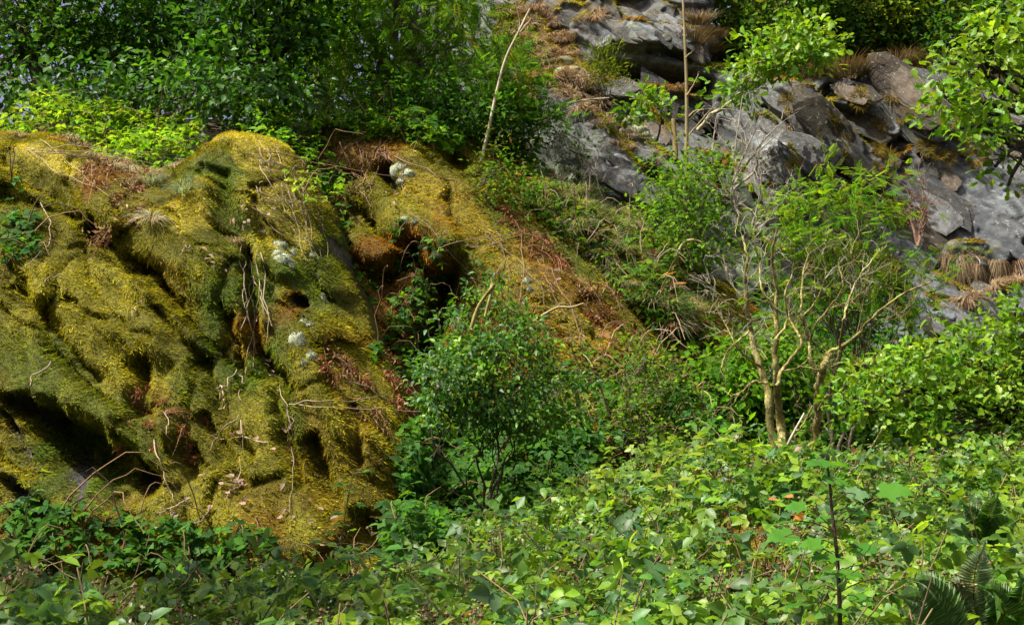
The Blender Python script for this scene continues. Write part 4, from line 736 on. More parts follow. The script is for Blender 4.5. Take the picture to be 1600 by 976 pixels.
dead_pole('forked dead branch lying on the orange moss right of the glossy shrub', 'dead_branch', 'dead branch', [(834, 502), (852, 490), (872, 480), (892, 480), (912, 474)], 11.6, .015, .009, (.22, .17, .09), 85, [[(866, 484), (876, 474), (884, 473)]])
dead_pole('thin dead stick leaning against the left bare tree', 'dead_stick', 'stick', [(1205, 745), (1235, 685), (1257, 645)], 11.2, .012, .008, (.36, .32, .25), 86)
dead_pole('bent bare branch above the weedy slope left of the round bush', 'dead_branch', 'dead branch', [(1056, 400), (1070, 378), (1090, 376), (1108, 390)], 15.6, .018, .010, (.33, .27, .13), 87, [[(1070, 380), (1078, 400), (1082, 416)]])
dead_pole('bare arching stick over the pale lichened slab', 'dead_branch', 'dead branch', [(835, 205), (880, 170), (905, 158), (952, 153)], 17.6, .016, .008, (.34, .30, .22), 88, [[(880, 170), (860, 190), (850, 215)]])
def dead_bush(label, base, d, ends, seed, c, tw=9):
    rng = np.random.default_rng(seed); root = thing('dead_shrub', P(base[0], base[1], d), label, 'dead shrub'); b = Acc(); t = Acc()
    for e in ends:
        m = [base, (base[0] + (e[0] - base[0]) * .4 + rng.normal(0, 8), base[1] + (e[1] - base[1]) * .5 + rng.normal(0, 8)), e]
        q, _ = knobbly(b, m, d, .020, .005, rng, c, dj=.12, sides=5, n=14); twiggery(t, q, rng, tw, .40, c, .006)
    part('branches', b, M_STICK, root, True); part('twigs', t, M_STICK, root, True, 'stuff')
dead_bush('bleached dead shrub with bare grey twigs in front of the pale slab', (1140, 300), 17.2, [(1160, 150), (1190, 185), (1222, 190), (1120, 180), (1180, 240), (1215, 210)], 91, (.22, .20, .15))
dead_bush('tangle of bare grey twigs right of the round green bush', (1170, 370), 15.8, [(1150, 270), (1190, 265), (1230, 290), (1210, 320), (1145, 300), (1240, 330)], 92, (.20, .18, .14), 12)
dead_bush('brown dead shrub against the dark cliff wall at the right', (1434, 385), 17.4, [(1434, 250), (1425, 300), (1450, 320), (1440, 340)], 93, (.17, .10, .07), 10)
# ------------------------------------------------------------------ small things lying on the rocks
rng = np.random.default_rng(101)
def cushion(label, lumps, seed, col=(.25, .28, .19), group='pale cushion mosses'):
    """lumps: (px, py, radius px, stretch)"""
    r = np.random.default_rng(seed); root = None
    for px, py, rp, st in lumps:
        p, nm = hit(px, py)
        if p is None: continue
        if root is None: root = thing('cushion_moss', p, label, 'moss cushion', group)
        ac = Acc(); fz = Acc(); d = depth(p); rr = rp * d / FPX; nu, nv = 28, 18
        u = np.arange(nu) / nu * 2 * math.pi; v = np.linspace(.02, math.pi - .02, nv); U, W = np.meshgrid(u, v, indexing='ij')
        S = np.stack([np.sin(W) * np.cos(U), np.sin(W) * np.sin(U), np.cos(W)], -1); k = rr * (1 + .24 * fbm(S[..., 0] * 2.2 + px, S[..., 1] * 2.2 + py, S[..., 2] * 2.2, seed, 3) + .06 * vn(S[..., 0] * 9, S[..., 1] * 9, S[..., 2] * 9, seed))
        V = p - nm * rr * .18 + S * k[..., None] * np.array([1, .75, st])
        i = (np.arange(nu)[:, None] * nv + np.arange(nv - 1)[None]); j = ((np.arange(nu)[:, None] + 1) % nu * nv + np.arange(nv - 1)[None]); q = np.stack([i, i + 1, j + 1, j], -1).reshape(-1, 4)
        cc = np.array(col) * (.85 + .3 * r.random()); ac.add(V.reshape(-1, 3), None, q, np.tile(cc, (nu * nv, 1)))
        m = 420; k = r.integers(0, nu * nv, m); s = S.reshape(-1, 3)[k]; pos = V.reshape(-1, 3)[k]; dd = norm(s + .6 * r.standard_normal((m, 3))); leaves(fz, pos - dd * .006, dd, rdir(m, 1, r), .018 * (.6 + r.random(m)), .006, np.tile(cc, (m, 1)) * (.8 + .35 * r.random((m, 1))), T_DIA)
        o = part('cushion', ac, M_CUSH, root, True); b = link('fuzz', fz.mesh('fuzz', M_DRY, root.location), o); b['kind'] = 'stuff'
cushion('large pale moss cushions in a cluster at the dark hole near the centre top', [(620, 268, 12, 1.1), (637, 272, 12, .75), (628, 283, 9, .8), (612, 290, 5, 1), (616, 301, 7, .6), (611, 274, 8, 1.1), (628, 262, 8, .8)], 1)
cushion('big double moss cushion on the spine of the left mossy rock', [(437, 384, 12, .8), (436, 398, 10, 1), (446, 408, 14, 1.1), (438, 408, 12, 1), (452, 416, 8, .9)], 2)
cushion('small upright cushion just right of the big double cushion', [(458, 397, 8, 1.2)], 3)
cushion('tiny round cushion upper right of the big double cushion', [(487, 400, 5, 1)], 4)
cushion('tiny pale cushion halfway along the mossy spine', [(496, 433, 4, 1.2)], 5)
cushion('narrow upright pale cushion right of the blue bare slate', [(504, 468, 5, 1.7)], 6)
cushion('flattened cushion just below the blue bare slate', [(474, 504, 8, .8), (484, 508, 6, .8)], 7)
cushion('round solitary cushion in the lower middle of the left rock', [(464, 532, 13, 1.15)], 8)
cushion('ragged little cushion pair below the round solitary one', [(486, 556, 8, .9), (474, 567, 5, .8), (494, 562, 4, .8)], 9)
cushion('pair of small pale cushions on the mossy mound below the cluster', [(632, 344, 7, 1), (648, 346, 6, .9)], 10)
cushion('uneven pale cushion above the gully brambles', [(668, 376, 9, .8), (660, 384, 7, .8)], 11)
cushion('rounded pale cushion at the lip of the dark gully', [(684, 397, 10, .7)], 12)
cushion('grey cushion under arching stems on the round ridge top', [(318, 216, 13, .8), (308, 226, 8, .7)], 13, (.15, .16, .11))
cushion('thin pale lichen patch on the orange moss above the forked branch', [(823, 440, 6, 1.2), (828, 452, 5, 1)], 14)
cushion('broad pale lichen mat high on the cliff left of the grey face', [(884, 98, 14, .7), (896, 110, 13, .7), (878, 110, 10, .7), (904, 122, 9, .7), (890, 86, 8, .6)], 15, (.24, .24, .14))
cushion('broad pale lichen mat below the tiny oak sapling', [(984, 190, 16, .7), (1000, 202, 14, .7), (978, 204, 10, .7), (994, 212, 9, .7), (1010, 210, 7, .8)], 16, (.25, .255, .17))
cushion('small pale lichen tuft right of the broad lichen mat', [(1022, 218, 5, 1), (942, 191, 5, .8)], 17, (.25, .255, .17))

# grass tussocks
g = np.random.default_rng(5)
TW = [Acc.mesh(blades(g, 170, .34, .55, .85, .008, STRAW[:2] + [(.20, .13, .075), (.17, .10, .06)], .09), 'tussock', M_DRY) for _ in range(3)]
TP = [Acc.mesh(blades(g, 150, .26, .55, .8, .006, STRAW + [(.22, .25, .14)], .06), 'pale_tussock', M_DRY) for _ in range(2)]
TG = [Acc.mesh(blades(g, 170, .34, .5, .7, .007, [(.10, .15, .05), (.13, .17, .06), (.20, .20, .09)], .08), 'green_tussock', M_SOFT) for _ in range(2)]
TB = [Acc.mesh(blades(g, 150, .30, .5, .75, .005, [(.16, .22, .15), (.12, .18, .12), (.26, .26, .17)], .07), 'blue_tussock', M_SOFT) for _ in range(2)]
TH = [Acc.mesh(blades(g, 200, .50, .5, 2.3, .007, STRAW[:2] + [(.20, .13, .075)], .12), 'hanging_tussock', M_DRY) for _ in range(2)]
HE = [Acc.mesh(blades(g, 260, .26, .6, .35, .010, [(.095, .062, .035), (.13, .085, .05), (.075, .07, .025), (.16, .12, .075), (.09, .09, .03)], .12), 'heather', M_DRY) for _ in range(3)]
for lab, sp in [('dry grass tussock on the cliff shoulder at the top left of the grey face', [(838, 20), (850, 28), (828, 44), (870, 40), (835, 70), (812, 60)]), ('dry grass tussock above the pale lichen mat high on the cliff', [(866, 64), (880, 66), (850, 92), (900, 60)]),
                ('dry grass tussock beside the block that overhangs the dark recess', [(930, 32), (935, 24)]), ('dry grass tussock just below the pale lichen mat high on the cliff', [(868, 132), (884, 124), (905, 128), (890, 150), (915, 145)]),
                ('dry grass tussock on the mossy rib between the two grey faces', [(926, 160), (940, 168), (948, 180), (985, 140), (1000, 160), (980, 158)]), ('rusty grass tussock on the grey face left of the thin dead tree', [(1062, 142), (1075, 140)]), ('grass tussock at the lower tip of the lichened slab', [(1020, 265), (1010, 258)]), ('rusty grass tussock in the crevice right of the pale slab', [(1240, 210), (1300, 262), (1282, 265)])]:
    placed('grass_tussock', TW, sp, lab, 'grass tussock', 'dry tussocks on the cliff', rng, .7, 1.3)
placed('grass_tussock', TH, [(1462, 398, .7), (1480, 396), (1498, 398, 1.2), (1517, 403, .8), (1530, 402, 1.1), (1549, 407, .7), (1560, 408), (1578, 410, .6), (1592, 412), (1506, 411, .6), (1528, 414, .7), (1448, 406, .5)],
       'long straw grass tussock hanging over the ledge at the right edge', 'grass tussock', 'hanging grass on the right ledge', rng, .45, .85)
placed('grass_tussock', TW, [(1590, 442), (1572, 446), (1556, 450), (1540, 456), (1524, 462), (1510, 468), (1500, 476), (1545, 462), (1530, 448), (1516, 480)], 'russet grass tussock on the lower slanting ledge at the right edge', 'grass tussock', 'tussocks on the lower right ledge', rng, .6, 1.0)
placed('grass_tussock', TG, [(1466, 392), (1486, 390), (1504, 391), (1520, 393), (1540, 396)], 'short green grass tuft above the hanging straw grass', 'grass tussock', 'green tufts on the right ledge', rng, .5, .7)
for lab, sp in [('dark heather clump on the cliff lip just right of the lit oak sapling', [(1300, 108), (1280, 110), (1260, 112), (1290, 120), (1270, 122)]), ('brown heather clump in the middle of the cliff lip', [(1320, 112), (1340, 112), (1360, 112), (1350, 120), (1325, 122), (1310, 98), (1340, 96)]),
                ('dark heather clump where the cliff lip rises beside the top right oak', [(1380, 104), (1370, 96), (1400, 100), (1420, 104), (1440, 106), (1460, 110), (1400, 110)]), ('heather clump behind the hanging oak leaves at the top right', [(1530, 130), (1550, 138)])]:
    placed('heather_clump', HE, sp, lab, 'heather', 'heather along the cliff edge', rng, 1.0, 1.7, upw=.9)
placed('heather_clump', HE, [(1110, 84), (1140, 80), (1160, 88), (1170, 96), (1130, 96), (1115, 100), (1090, 40), (1100, 60), (1120, 60), (1085, 70)], 'olive heather clump on the shoulder left of the lit oak sapling', 'heather', 'heather on the cliff shoulder', rng, .9, 1.5, upw=.9)
for px, py, lab, ms, sc in [(236, 346, 'pale grass tuft alone on the moss left of centre', TP, .9), (368, 382, 'round pale grass tuft above the dark crack with hanging stems', TP, .75), (262, 262, 'bluish grass tuft in the saddle left of the round ridge', TB, 1.1), (236, 290, 'bluish grass tuft lower in the saddle', TB, 1.0),
                            (285, 300, 'bluish grass tuft at the foot of the round ridge', TB, .9), (210, 245, 'pale grass tuft at the top of the saddle', TB, 1.0), (968, 345, 'dark green tussock in the grassy gully', TG, 1.2), (190, 220, 'straw tuft under the sunlit brambles', TP, 1.0)]:
    placed('grass_tussock', ms, [(px, py)], lab, 'grass tussock', None, rng, sc, sc)
placed('grass_tussock', TG + TP[:1], [(930, 320), (950, 330), (915, 305), (940, 350), (980, 330), (1000, 345), (905, 330), (890, 310), (960, 360), (875, 300), (925, 340), (990, 360)], 'pale green grass tussock in the grassy gully below the grey slab', 'grass tussock', 'grass in the gully', rng, .9, 1.4)
for lab, sp in [('dry brown grass tussock at the far left of the rock top', [(20, 196), (40, 204), (64, 204), (30, 214)]), ('dry grass tussock under the sunlit brambles left of the saddle', [(84, 210), (110, 220), (100, 206), (128, 232), (130, 214), (140, 222), (150, 236), (150, 250)]),
                ('straw grass tussock in the middle of the saddle', [(170, 244), (190, 256), (200, 270), (215, 235), (160, 226), (180, 262), (205, 250)]), ('straw grass tussock at the foot of the round ridge top', [(235, 244), (250, 256), (222, 262), (240, 275), (265, 240), (275, 262), (228, 290)])]:
    placed('grass_tussock', TW + TP + TP, sp, lab, 'grass tussock', 'dry grass on the left ridge', rng, .6, 1.0)

gx_, gy_ = in_poly([(800, 260), (860, 300), (960, 360), (1080, 440), (1090, 520), (1020, 500), (930, 420), (840, 340)], 36, g)
placed('grass_tussock', TG + TP, list(zip(gx_, gy_)), 'grass tussock among the low scrub of the central slope', 'grass tussock', 'grass on the central slope', rng, .8, 1.3)
gx_, gy_ = in_poly([(800, 10), (870, 20), (930, 130), (1000, 250), (960, 230), (880, 150), (830, 110)], 40, g)
placed('grass_tussock', TW, list(zip(gx_, gy_)), 'small brown grass tussock on the mossy flank left of the grey cliff face', 'grass tussock', 'tussocks on the mossy flank', rng, .6, 1.1)
MS = [Acc.mesh(blades(g, 150, .12, .9, .5, .012, [(.14, .11, .012), (.10, .10, .012), (.16, .085, .015), (.09, .07, .015)], .16), 'moss_tuft', M_MOSS) for _ in range(3)]
gx_, gy_ = in_poly([(1200, 115), (1280, 130), (1440, 110), (1580, 150), (1600, 260), (1440, 250), (1340, 310), (1240, 290)], 60, g)
placed('moss_tuft', MS, list(zip(gx_, gy_)), 'olive moss tuft growing in the joints of the tilted slate slabs', 'moss tuft', 'moss tufts in the slate', rng, .45, .85, lift=.08, upw=.3)
# dead bracken and dead leaves
def bracken_mesh(r, n, col):
    ac = Acc()
    for _ in range(5):
        a = r.random() * 6.28; d = np.array([math.cos(a), math.sin(a) - .5, .3]); t = np.linspace(0, 1, 7)[:, None]; p = d * t * .22 + np.array([0, 0, -1]) * t**2 * (.12 + .22 * r.random()); tube(ac, p, .003, 3, (.2, .12, .06))
        m = n // 5; k = r.random(m); q = np.stack([np.interp(k, t[:, 0], p[:, c]) for c in range(3)], 1) + r.normal(0, .03, (m, 3)); leaves(ac, q, norm(r.standard_normal((m, 3)) + np.array([0, 0, -.8])), rdir(m, 1, r), .05 * (.5 + r.random(m)), .018, pick(col, m, .25, r), T_DIA)
    return ac.mesh('dead_bracken', M_DRY)
RUST = [(.23, .085, .03), (.17, .06, .022), (.28, .13, .05), (.12, .05, .02)]
BK = [bracken_mesh(g, 110, RUST) for _ in range(4)]; BP = [bracken_mesh(g, 90, DRYC) for _ in range(3)]
for lab, grp, spots, ms in [
        ('rust-coloured dead bracken hanging by the dark hollow of the left rock', 'dead bracken in the lower left hollow', [(206, 612, .6), (222, 640, .7), (236, 668, .6), (262, 650, .5), (278, 672, .7), (292, 700, .6), (186, 694, .6), (305, 720, .5), (240, 705, .6), (226, 606, .5), (252, 630, .5), (318, 660, .5)], BK),
        ('dry brown fern litter in the saddle at the top left', 'dead fern litter in the saddle', [(170, 270), (186, 290), (200, 310), (210, 330), (180, 320), (160, 260), (150, 285), (195, 345), (220, 300), (176, 350), (205, 280), (140, 262)], BP),
        ('dead brown fern along the seam below the mossy spine', 'dead fern below the spine', [(500, 540), (520, 560), (540, 575), (556, 590), (570, 600), (500, 570), (530, 590), (580, 640), (590, 670), (560, 650)], BP + BK[:1]),
        ('rusty bracken and litter at the mouth of the gully', 'rusty bracken at the gully mouth', [(600, 590), (618, 600), (634, 612), (628, 640), (648, 650), (612, 630), (645, 600), (660, 640), (596, 560)], BK),
        ('brown dead bracken along the upper edge of the orange moss slope', 'bracken along the orange slope', [(812, 370), (830, 385), (845, 395), (862, 402), (880, 420), (900, 440), (920, 455), (936, 470), (940, 450), (950, 490), (960, 510), (840, 372), (796, 350), (780, 330), (930, 500), (965, 535)], BK + BP),
        ('brown dead bracken on the dim slope left of the bare trees', 'bracken left of the bare trees', [(1070, 535), (1085, 540), (1100, 545), (1080, 560), (1050, 560), (1100, 530), (1115, 550), (1060, 545), (955, 540), (945, 560), (1000, 580)], BK),
        ('brown bracken among the dark litter under the young birch', 'bracken under the young birch', [(880, 700), (930, 690), (1000, 700), (1030, 690), (1050, 710), (960, 705), (1080, 690), (920, 600), (905, 560)], BK + BP)]:
    placed('dead_bracken', ms, spots, lab, 'dead bracken', grp, rng, .8, 1.3, lift=.03, upw=.5)
def leafmesh(r):
    ac = Acc(); leaves(ac, np.array([[0, -.04, .015]]), np.array([[0, 1.0, .2]]), np.array([[.3, 0, 1.0]]), .062, .04, pick([(.24, .17, .12), (.18, .12, .085)], 1, .1, r), T_OAK); return ac.mesh('dead_leaf', M_DRY)
DL = [leafmesh(g) for _ in range(5)]
def scat(cx, cy, s, n): return [(cx + g.normal(0, s), cy + g.normal(0, s)) for _ in range(n)]
for lab, grp, spots in [('curled pale dead leaf in the heap low on the left rock', 'dead leaf heap', scat(366, 762, 11, 26)), ('pale dead leaf caught below the hanging stems', 'leaves below the stems', scat(412, 586, 9, 9) + scat(446, 672, 8, 10) + scat(404, 500, 9, 8)),
                        ('pale dead leaf scattered on the lower moss of the left rock', 'leaves on the lower moss', scat(360, 690, 30, 14) + scat(470, 780, 26, 12) + scat(300, 820, 40, 10)),
                        ('pale dead leaf on the ledge of the round ridge', 'leaves on the round ridge', scat(395, 345, 18, 14) + scat(340, 405, 14, 8)), ('pale dead leaf lying on the orange moss slope', 'leaves on the orange slope', scat(860, 445, 22, 14) + scat(900, 500, 30, 8)),
                        ('pale dead leaf near the dark hole by the cushion cluster', 'leaves by the dark hole', scat(608, 306, 8, 7))]:
    placed('dead_leaf', DL, spots, lab, 'dead leaf', grp, rng, .7, 1.1, lift=.02, upw=.3)

# dead stems draped over the rocks: each follows the surface it hangs on
def drape(px0, px1, sag, lift, r, c, rg):
    m = 9; t = np.linspace(0, 1, m); x = px0[0] + (px1[0] - px0[0]) * t + sag * np.sin(t * math.pi) + rg.normal(0, 2.5, m); y = px0[1] + (px1[1] - px0[1]) * t + rg.normal(0, 2.0, m); pts = []
    lastd = None
    for a, b in zip(x, y):
        p, nm = hit(a, b)
        if p is None: continue
        d = depth(p); d = d if lastd is None else min(max(d, lastd - .35), lastd + .2); lastd = d
        pts.append(P(a, b, d - lift * (.5 + rg.random())))
    if len(pts) < 4: return None
    q = smooth_path(pts, 18) + rg.normal(0, .003, (18, 3)); ac = Acc(); tube(ac, q, np.linspace(r, r * .45, 18), 4, np.array(c) * (.6 + .7 * rg.random())); return ac, q[0]
rg = np.random.default_rng(77); PALE = (.25, .195, .13); BRN = (.17, .10, .06)
def stems(lab, grp, lst, c, r=.006, lift=.06, name='dead_bramble'):
    for a, b, s in lst:
        o = drape(a, b, s, lift, r * rg.uniform(.7, 1.2), c, rg)
        if o: solo(name, o[0], M_STICK, tuple(o[1]), lab, 'dead bramble', grp, None, True)
def fan(cx, cy, sx, n, ln, dx, js=14): return [((cx + rg.normal(0, sx), cy + rg.normal(0, 8)), (cx + rg.normal(0, sx * 1.3) + dx, cy + ln * rg.uniform(.5, 1.1)), rg.normal(0, js)) for _ in range(n)]
stems('arching pale dead bramble stem hanging from the round ridge top', 'stems over the round ridge', fan(355, 192, 42, 46, 130, 16), PALE, .005)
stems('pale dead stem dangling in the long crack of the left rock', 'stems in the long crack', fan(385, 390, 16, 8, 170, 24, 9), PALE, .006)
stems('pale dead stem draped across the mossy spine', 'stems across the spine', [((rg.uniform(380, 470), rg.uniform(200, 330)), (rg.uniform(460, 530), rg.uniform(260, 420)), rg.normal(0, 20)) for _ in range(30)], PALE, .004)
stems('brown dead stem hanging from the bramble bank into the gully', 'stems hanging into the gully', fan(560, 225, 60, 20, 110, 5, 10) + fan(600, 240, 20, 8, 70, 0, 6), BRN, .007)
stems('pale dead stem over the saddle at the top left', 'stems over the saddle', [((rg.uniform(40, 240), rg.uniform(190, 240)), (rg.uniform(100, 300), rg.uniform(240, 330)), rg.normal(0, 16)) for _ in range(40)], PALE, .0045)
stems('loose thin stem lying on the middle of the left rock', 'stems on the middle of the left rock', [((rg.uniform(40, 400), rg.uniform(330, 560)), 0, 0) for _ in range(0)] + [((66, 320), (36, 420), 26), ((92, 428), (60, 446), 0), ((220, 470), (206, 490), 0), ((80, 570), (50, 620), -16), ((205, 415), (224, 442), 0), ((345, 600), (344, 640), 8), ((372, 580), (340, 620), -6), ((380, 582), (376, 620), 0), ((296, 382), (282, 398), 0)], PALE, .007)
stems('thin dead twig standing out of the moss low on the left rock', 'twigs low on the left rock', [((244, 735), (256, 805), 0), ((300, 780), (250, 800), 0), ((232, 720), (242, 760), 0), ((240, 690), (270, 810), 5), ((380, 655), (356, 780), 8), ((374, 650), (330, 700), -10), ((450, 640), (455, 800), 4), ((440, 600), (452, 690), 3), ((420, 690), (330, 680), 0), ((260, 640), (264, 700), 0), ((330, 790), (300, 830), 0)], PALE, .006)
stems('thin dead branch lying along the foot of the spine', 'branches along the foot of the spine', [((440, 632), (590, 620), -4), ((450, 634), (660, 640), 0), ((560, 600), (660, 660), 6), ((590, 690), (660, 790), 4), ((620, 640), (680, 720), 0), ((640, 690), (640, 760), 4), ((530, 860), (560, 800), 0), ((500, 850), (590, 850), 0), ((610, 860), (596, 820), 3)], PALE, .007)
stems('dead stem scattered over the orange moss slope', 'stems on the orange slope', [((rg.uniform(640, 880), rg.uniform(260, 420)), (rg.uniform(680, 960), rg.uniform(330, 520)), rg.normal(0, 14)) for _ in range(16)], (.22, .16, .11), .0045)
stems('dead stem sprawling in the dim litter below the orange moss', 'stems in the dim litter', [((rg.uniform(860, 1120), rg.uniform(540, 680)), (rg.uniform(860, 1120), rg.uniform(600, 730)), rg.normal(0, 14)) for _ in range(34)], (.22, .15, .10), .007, .12)
stems('bare root or stem trailing over the right ledge', 'roots on the right ledge', [((1490, 416), (1556, 450), 4), ((1500, 428), (1560, 452), 0), ((1570, 412), (1600, 424), 0), ((1530, 400), (1520, 470), 6)], (.34, .28, .22), .009)
# ------------------------------------------------------------------ foreground bramble thicket
rf = np.random.default_rng(202)
can = rbf([(-3, 4.5), (0, 4.2), (2.5, 4.2), (-3.6, 8.6), (-1.5, 8.2), (-.6, 8.2), (.4, 8.4), (1.6, 8.3), (3.2, 8.4), (-3.2, 6.5), (0, 6.2), (2.5, 6.2), (5, 9), (0, 2.8), (1.5, 10.5), (4, 11), (-1, 10), (-5, 9.5)],
          [.90, .98, 1.02, .52, .50, .58, 1.10, 1.36, 1.36, .70, .98, 1.18, 1.3, .95, 1.2, 1.3, .6, .6])
def canz(x, y): return can(x, y) + .24 * fbm(x * 1.2, y * 1.2, 0, 210, 3) + .12 * vn(x * 3.4, y * 3.4, 0, 211)
N = 46000
y = 3.3 + 7.6 * rf.random(N)**.62; x = (rf.random(N) * 2 - 1) * (.42 * y + .5); lim = np.where(x < -.4, 9.2 - .25 * np.abs(x + 1.5), 10.6); k = (y < lim) & (fbm(x * 1.7, y * 1.7, 0, 230, 3) + .35 * rf.random(len(x)) > -.16); x, y = x[k], y[k]; n = len(x)
dep = np.abs(rf.normal(0, .17, n)); z = canz(x, y) - dep + .02; tall = rf.random(n) < .08; z = z + tall * rf.random(n)**1.5 * .25
pos = np.stack([x, y, z], 1); nn = norm(np.array([0, -.12, 1.0]) + .58 * rf.standard_normal((n, 3)))
FGC = [(.062, .145, .024), (.080, .165, .020), (.052, .122, .040), (.140, .240, .016), (.180, .275, .026), (.115, .220, .014), (.16, .10, .035)]
cols = pick(FGC, n, .12, rf, [.21, .2, .2, .18, .09, .11, .01]); yl = sstep(.0, .6, fbm(x * .9, y * .9, 0, 215)) ; cols = mixc(cols, (.19, .26, .02), .3 * yl)
dd = np.linalg.norm(pos - CAM, axis=1); near = dd < 7.2; size = .058 * (.45 + 1.1 * rf.random(n)**1.3)
lf = Acc(); trifoliate(lf, pos[near], nn[near], size[near], cols[near], rf, T_OV); trifoliate(lf, pos[~near], nn[~near], size[~near], cols[~near], rf, T_DIA, wd=.75)
thicket = solo('bramble_thicket', lf, M_LEAF, (0, 6.0, 0), 'dense bramble thicket spread across the whole foreground', 'brambles', None, 'stuff', True)
cn = Acc()
for q in range(700):
    yy = 3.4 + 6.4 * rf.random()**.7; xx = (rf.random() * 2 - 1) * (.42 * yy + .3); a = np.array([xx, yy, .1]); t = rf.random() * 6.28; l = .3 + .5 * rf.random(); b = np.array([xx + l * math.cos(t), yy + l * math.sin(t), 0]); b[2] = canz(b[0], b[1]) + rf.uniform(-.06, .16)
    limb(cn, a, b, .006, .0025, rf, .10, 8, .08, 4, np.array((.14, .10, .05)) * (.5 + rf.random()))
part('canes', cn, M_STICK, thicket, True, 'stuff')
ico = np.array([(0, 0, 1), (1, 0, 0), (0, 1, 0), (-1, 0, 0), (0, -1, 0), (0, 0, -1)], float); icf = np.array([(0, 1, 2), (0, 2, 3), (0, 3, 4), (0, 4, 1), (5, 2, 1), (5, 3, 2), (5, 4, 3), (5, 1, 4)])
fh = Acc(); nf = 300; fy = 3.6 + 6.6 * rf.random(nf)**.75; fx = (rf.random(nf) * 2 - 1) * (.41 * fy + .2)
for a, b in zip(fx, fy):
    c0 = np.array([a, b, canz(a, b) + rf.uniform(-.02, .06)]); m = rf.integers(7, 15); o = c0 + rf.normal(0, 1, (m, 3)) * np.array([.038, .038, .022]); r = .0085 * (.6 + .7 * rf.random(m)); v = o[:, None] + ico[None] * r[:, None, None]
    fh.add(v.reshape(-1, 3), (icf[None] + (np.arange(m) * 6)[:, None, None]).reshape(-1, 3), None, np.repeat(pick([(.13, .085, .035), (.17, .12, .05), (.09, .055, .025)], m, .2, rf), 6, 0))
    for e in o: tube(fh, [c0 - np.array([0, 0, .05]), e], .0015, 3, (.16, .14, .06))
    w = rf.integers(6, 14); leaves(fh, np.repeat(o, 1, 0)[rf.integers(0, m, w)], rdir(w, 1, rf), rdir(w, 1, rf), .016, .008, pick([(.28, .22, .14), (.22, .16, .09), (.20, .22, .10)], w, .2, rf), T_DIA)
part('seed_heads', fh, M_DRY, thicket, False, 'stuff')
wf = Acc()
for a, b in zip((rf.random(26) * 2 - 1) * 2.2, 3.7 + 4 * rf.random(26)):
    c0 = np.array([a, b, canz(a, b) + .03]); m = 14; leaves(wf, c0 + rf.normal(0, .03, (m, 3)), rdir(m, 1, rf), rdir(m, 1, rf) + np.array([0, 0, .7]), .014, .010, pick([(.42, .40, .36), (.34, .30, .27)], m, .1, rf), T_OV)
part('blossom', wf, M_SOFT, thicket, False, 'stuff')

# an unseen tree added left of the frame, its crown placed to shade that side
plant('leafy_tree', 'unseen leafy tree added left of the mossy rock to shade the brambles', 'tree', np.array([-8.2, 5.2, 0]), [(-1000, -650, 5.6, 620, 340, 1.5), (-1700, -500, 5.2, 700, 400, 1.5), (-1300, -1200, 5.4, 900, 400, 1.6), (-500, -800, 5.6, 450, 250, 1.2), (-2000, -1500, 4.0, 700, 420, 1.2), (-1500, -1700, 4.0, 500, 360, 1.0)], 760, 26, .25, .11, .62, MID + BRT, trunk_r=.16, seed=400, twigs=40, fork=P(-2100, -500, 5.3))

# tall bramble shoots: stem with separate leaves
LEAFM = {}
def leaf_data(key, T, cols, wd, mat):
    if key not in LEAFM:
        LEAFM[key] = []
        for _ in range(4):
            ac = Acc(); leaves(ac, np.zeros((1, 3)), np.array([[0, 1.0, 0]]), np.array([[0, 0, 1.0]]), 1.0, wd, pick(cols, 1, .12, rf), T); LEAFM[key].append(ac.mesh('leaf', mat, (0, 0, 0), True))
    return LEAFM[key][rf.integers(4)]
def leaf_obj(root, me, pos, d, nrm, size, name='leaf', label=None):
    o = link(name, me, root); y_ = norm(np.asarray(d, float)); zz = np.asarray(nrm, float); zz = norm(zz - (zz @ y_) * y_); x_ = np.cross(y_, zz)
    from mathutils import Matrix
    M = Matrix(((x_[0], y_[0], zz[0], pos[0] - root.location[0]), (x_[1], y_[1], zz[1], pos[1] - root.location[1]), (x_[2], y_[2], zz[2], pos[2] - root.location[2]), (0, 0, 0, 1)))
    o.matrix_local = M @ Matrix.Diagonal((size, size, size, 1)); return tag(o, label)
def shoot(label, path, d, cols, key, n=8, size=.075):
    p = smooth_path(P([a for a, b in path], [b for a, b in path], np.full(len(path), d)), 14); root = thing('bramble_shoot', p[0], label, 'bramble shoot', None); ac = Acc(); tube(ac, p, np.linspace(.005, .002, 14), 5, (.12, .13, .04))
    for q in range(n):
        k = 4 + (9 * q) // max(1, n - 1); k = min(k, 13); a = rf.random() * 6.28 + q * 2.4; out = np.array([math.cos(a), math.sin(a) * .6, .15]); b = p[k] + out * size * .55; tube(ac, [p[k], (p[k] + b) / 2 + np.array([0, 0, .006]), b], .0016, 4, (.14, .16, .05))
        for da, s in ((0, 1.0), (1.0, .8), (-1.0, .8)):
            if q > n - 3 and da: continue
            dd = np.array([math.cos(a + da), math.sin(a + da) * .7, rf.uniform(-.15, .25)]); leaf_obj(root, leaf_data(key, T_OV, cols, .64, M_LEAF), b, dd, np.array([rf.normal(0, .3), -.3, 1.0]), size * s * rf.uniform(.8, 1.1))
    part('stem', ac, M_STICK, root, True); return root
shoot('upright bramble shoot standing against the dark foot of the mossy rock', [(530, 880), (535, 830), (545, 770), (552, 740)], 6.6, BRT, 'br', 8, .075)
shoot('tall sunlit bramble shoot in front of the left bare tree', [(1098, 790), (1102, 740), (1104, 700), (1110, 678)], 7.6, YEL, 'ye', 8, .095)
shoot('sunlit bramble shoot bending right beside the tallest shoot', [(1130, 780), (1145, 740), (1160, 712), (1178, 700)], 7.8, YEL, 'ye', 7, .085)
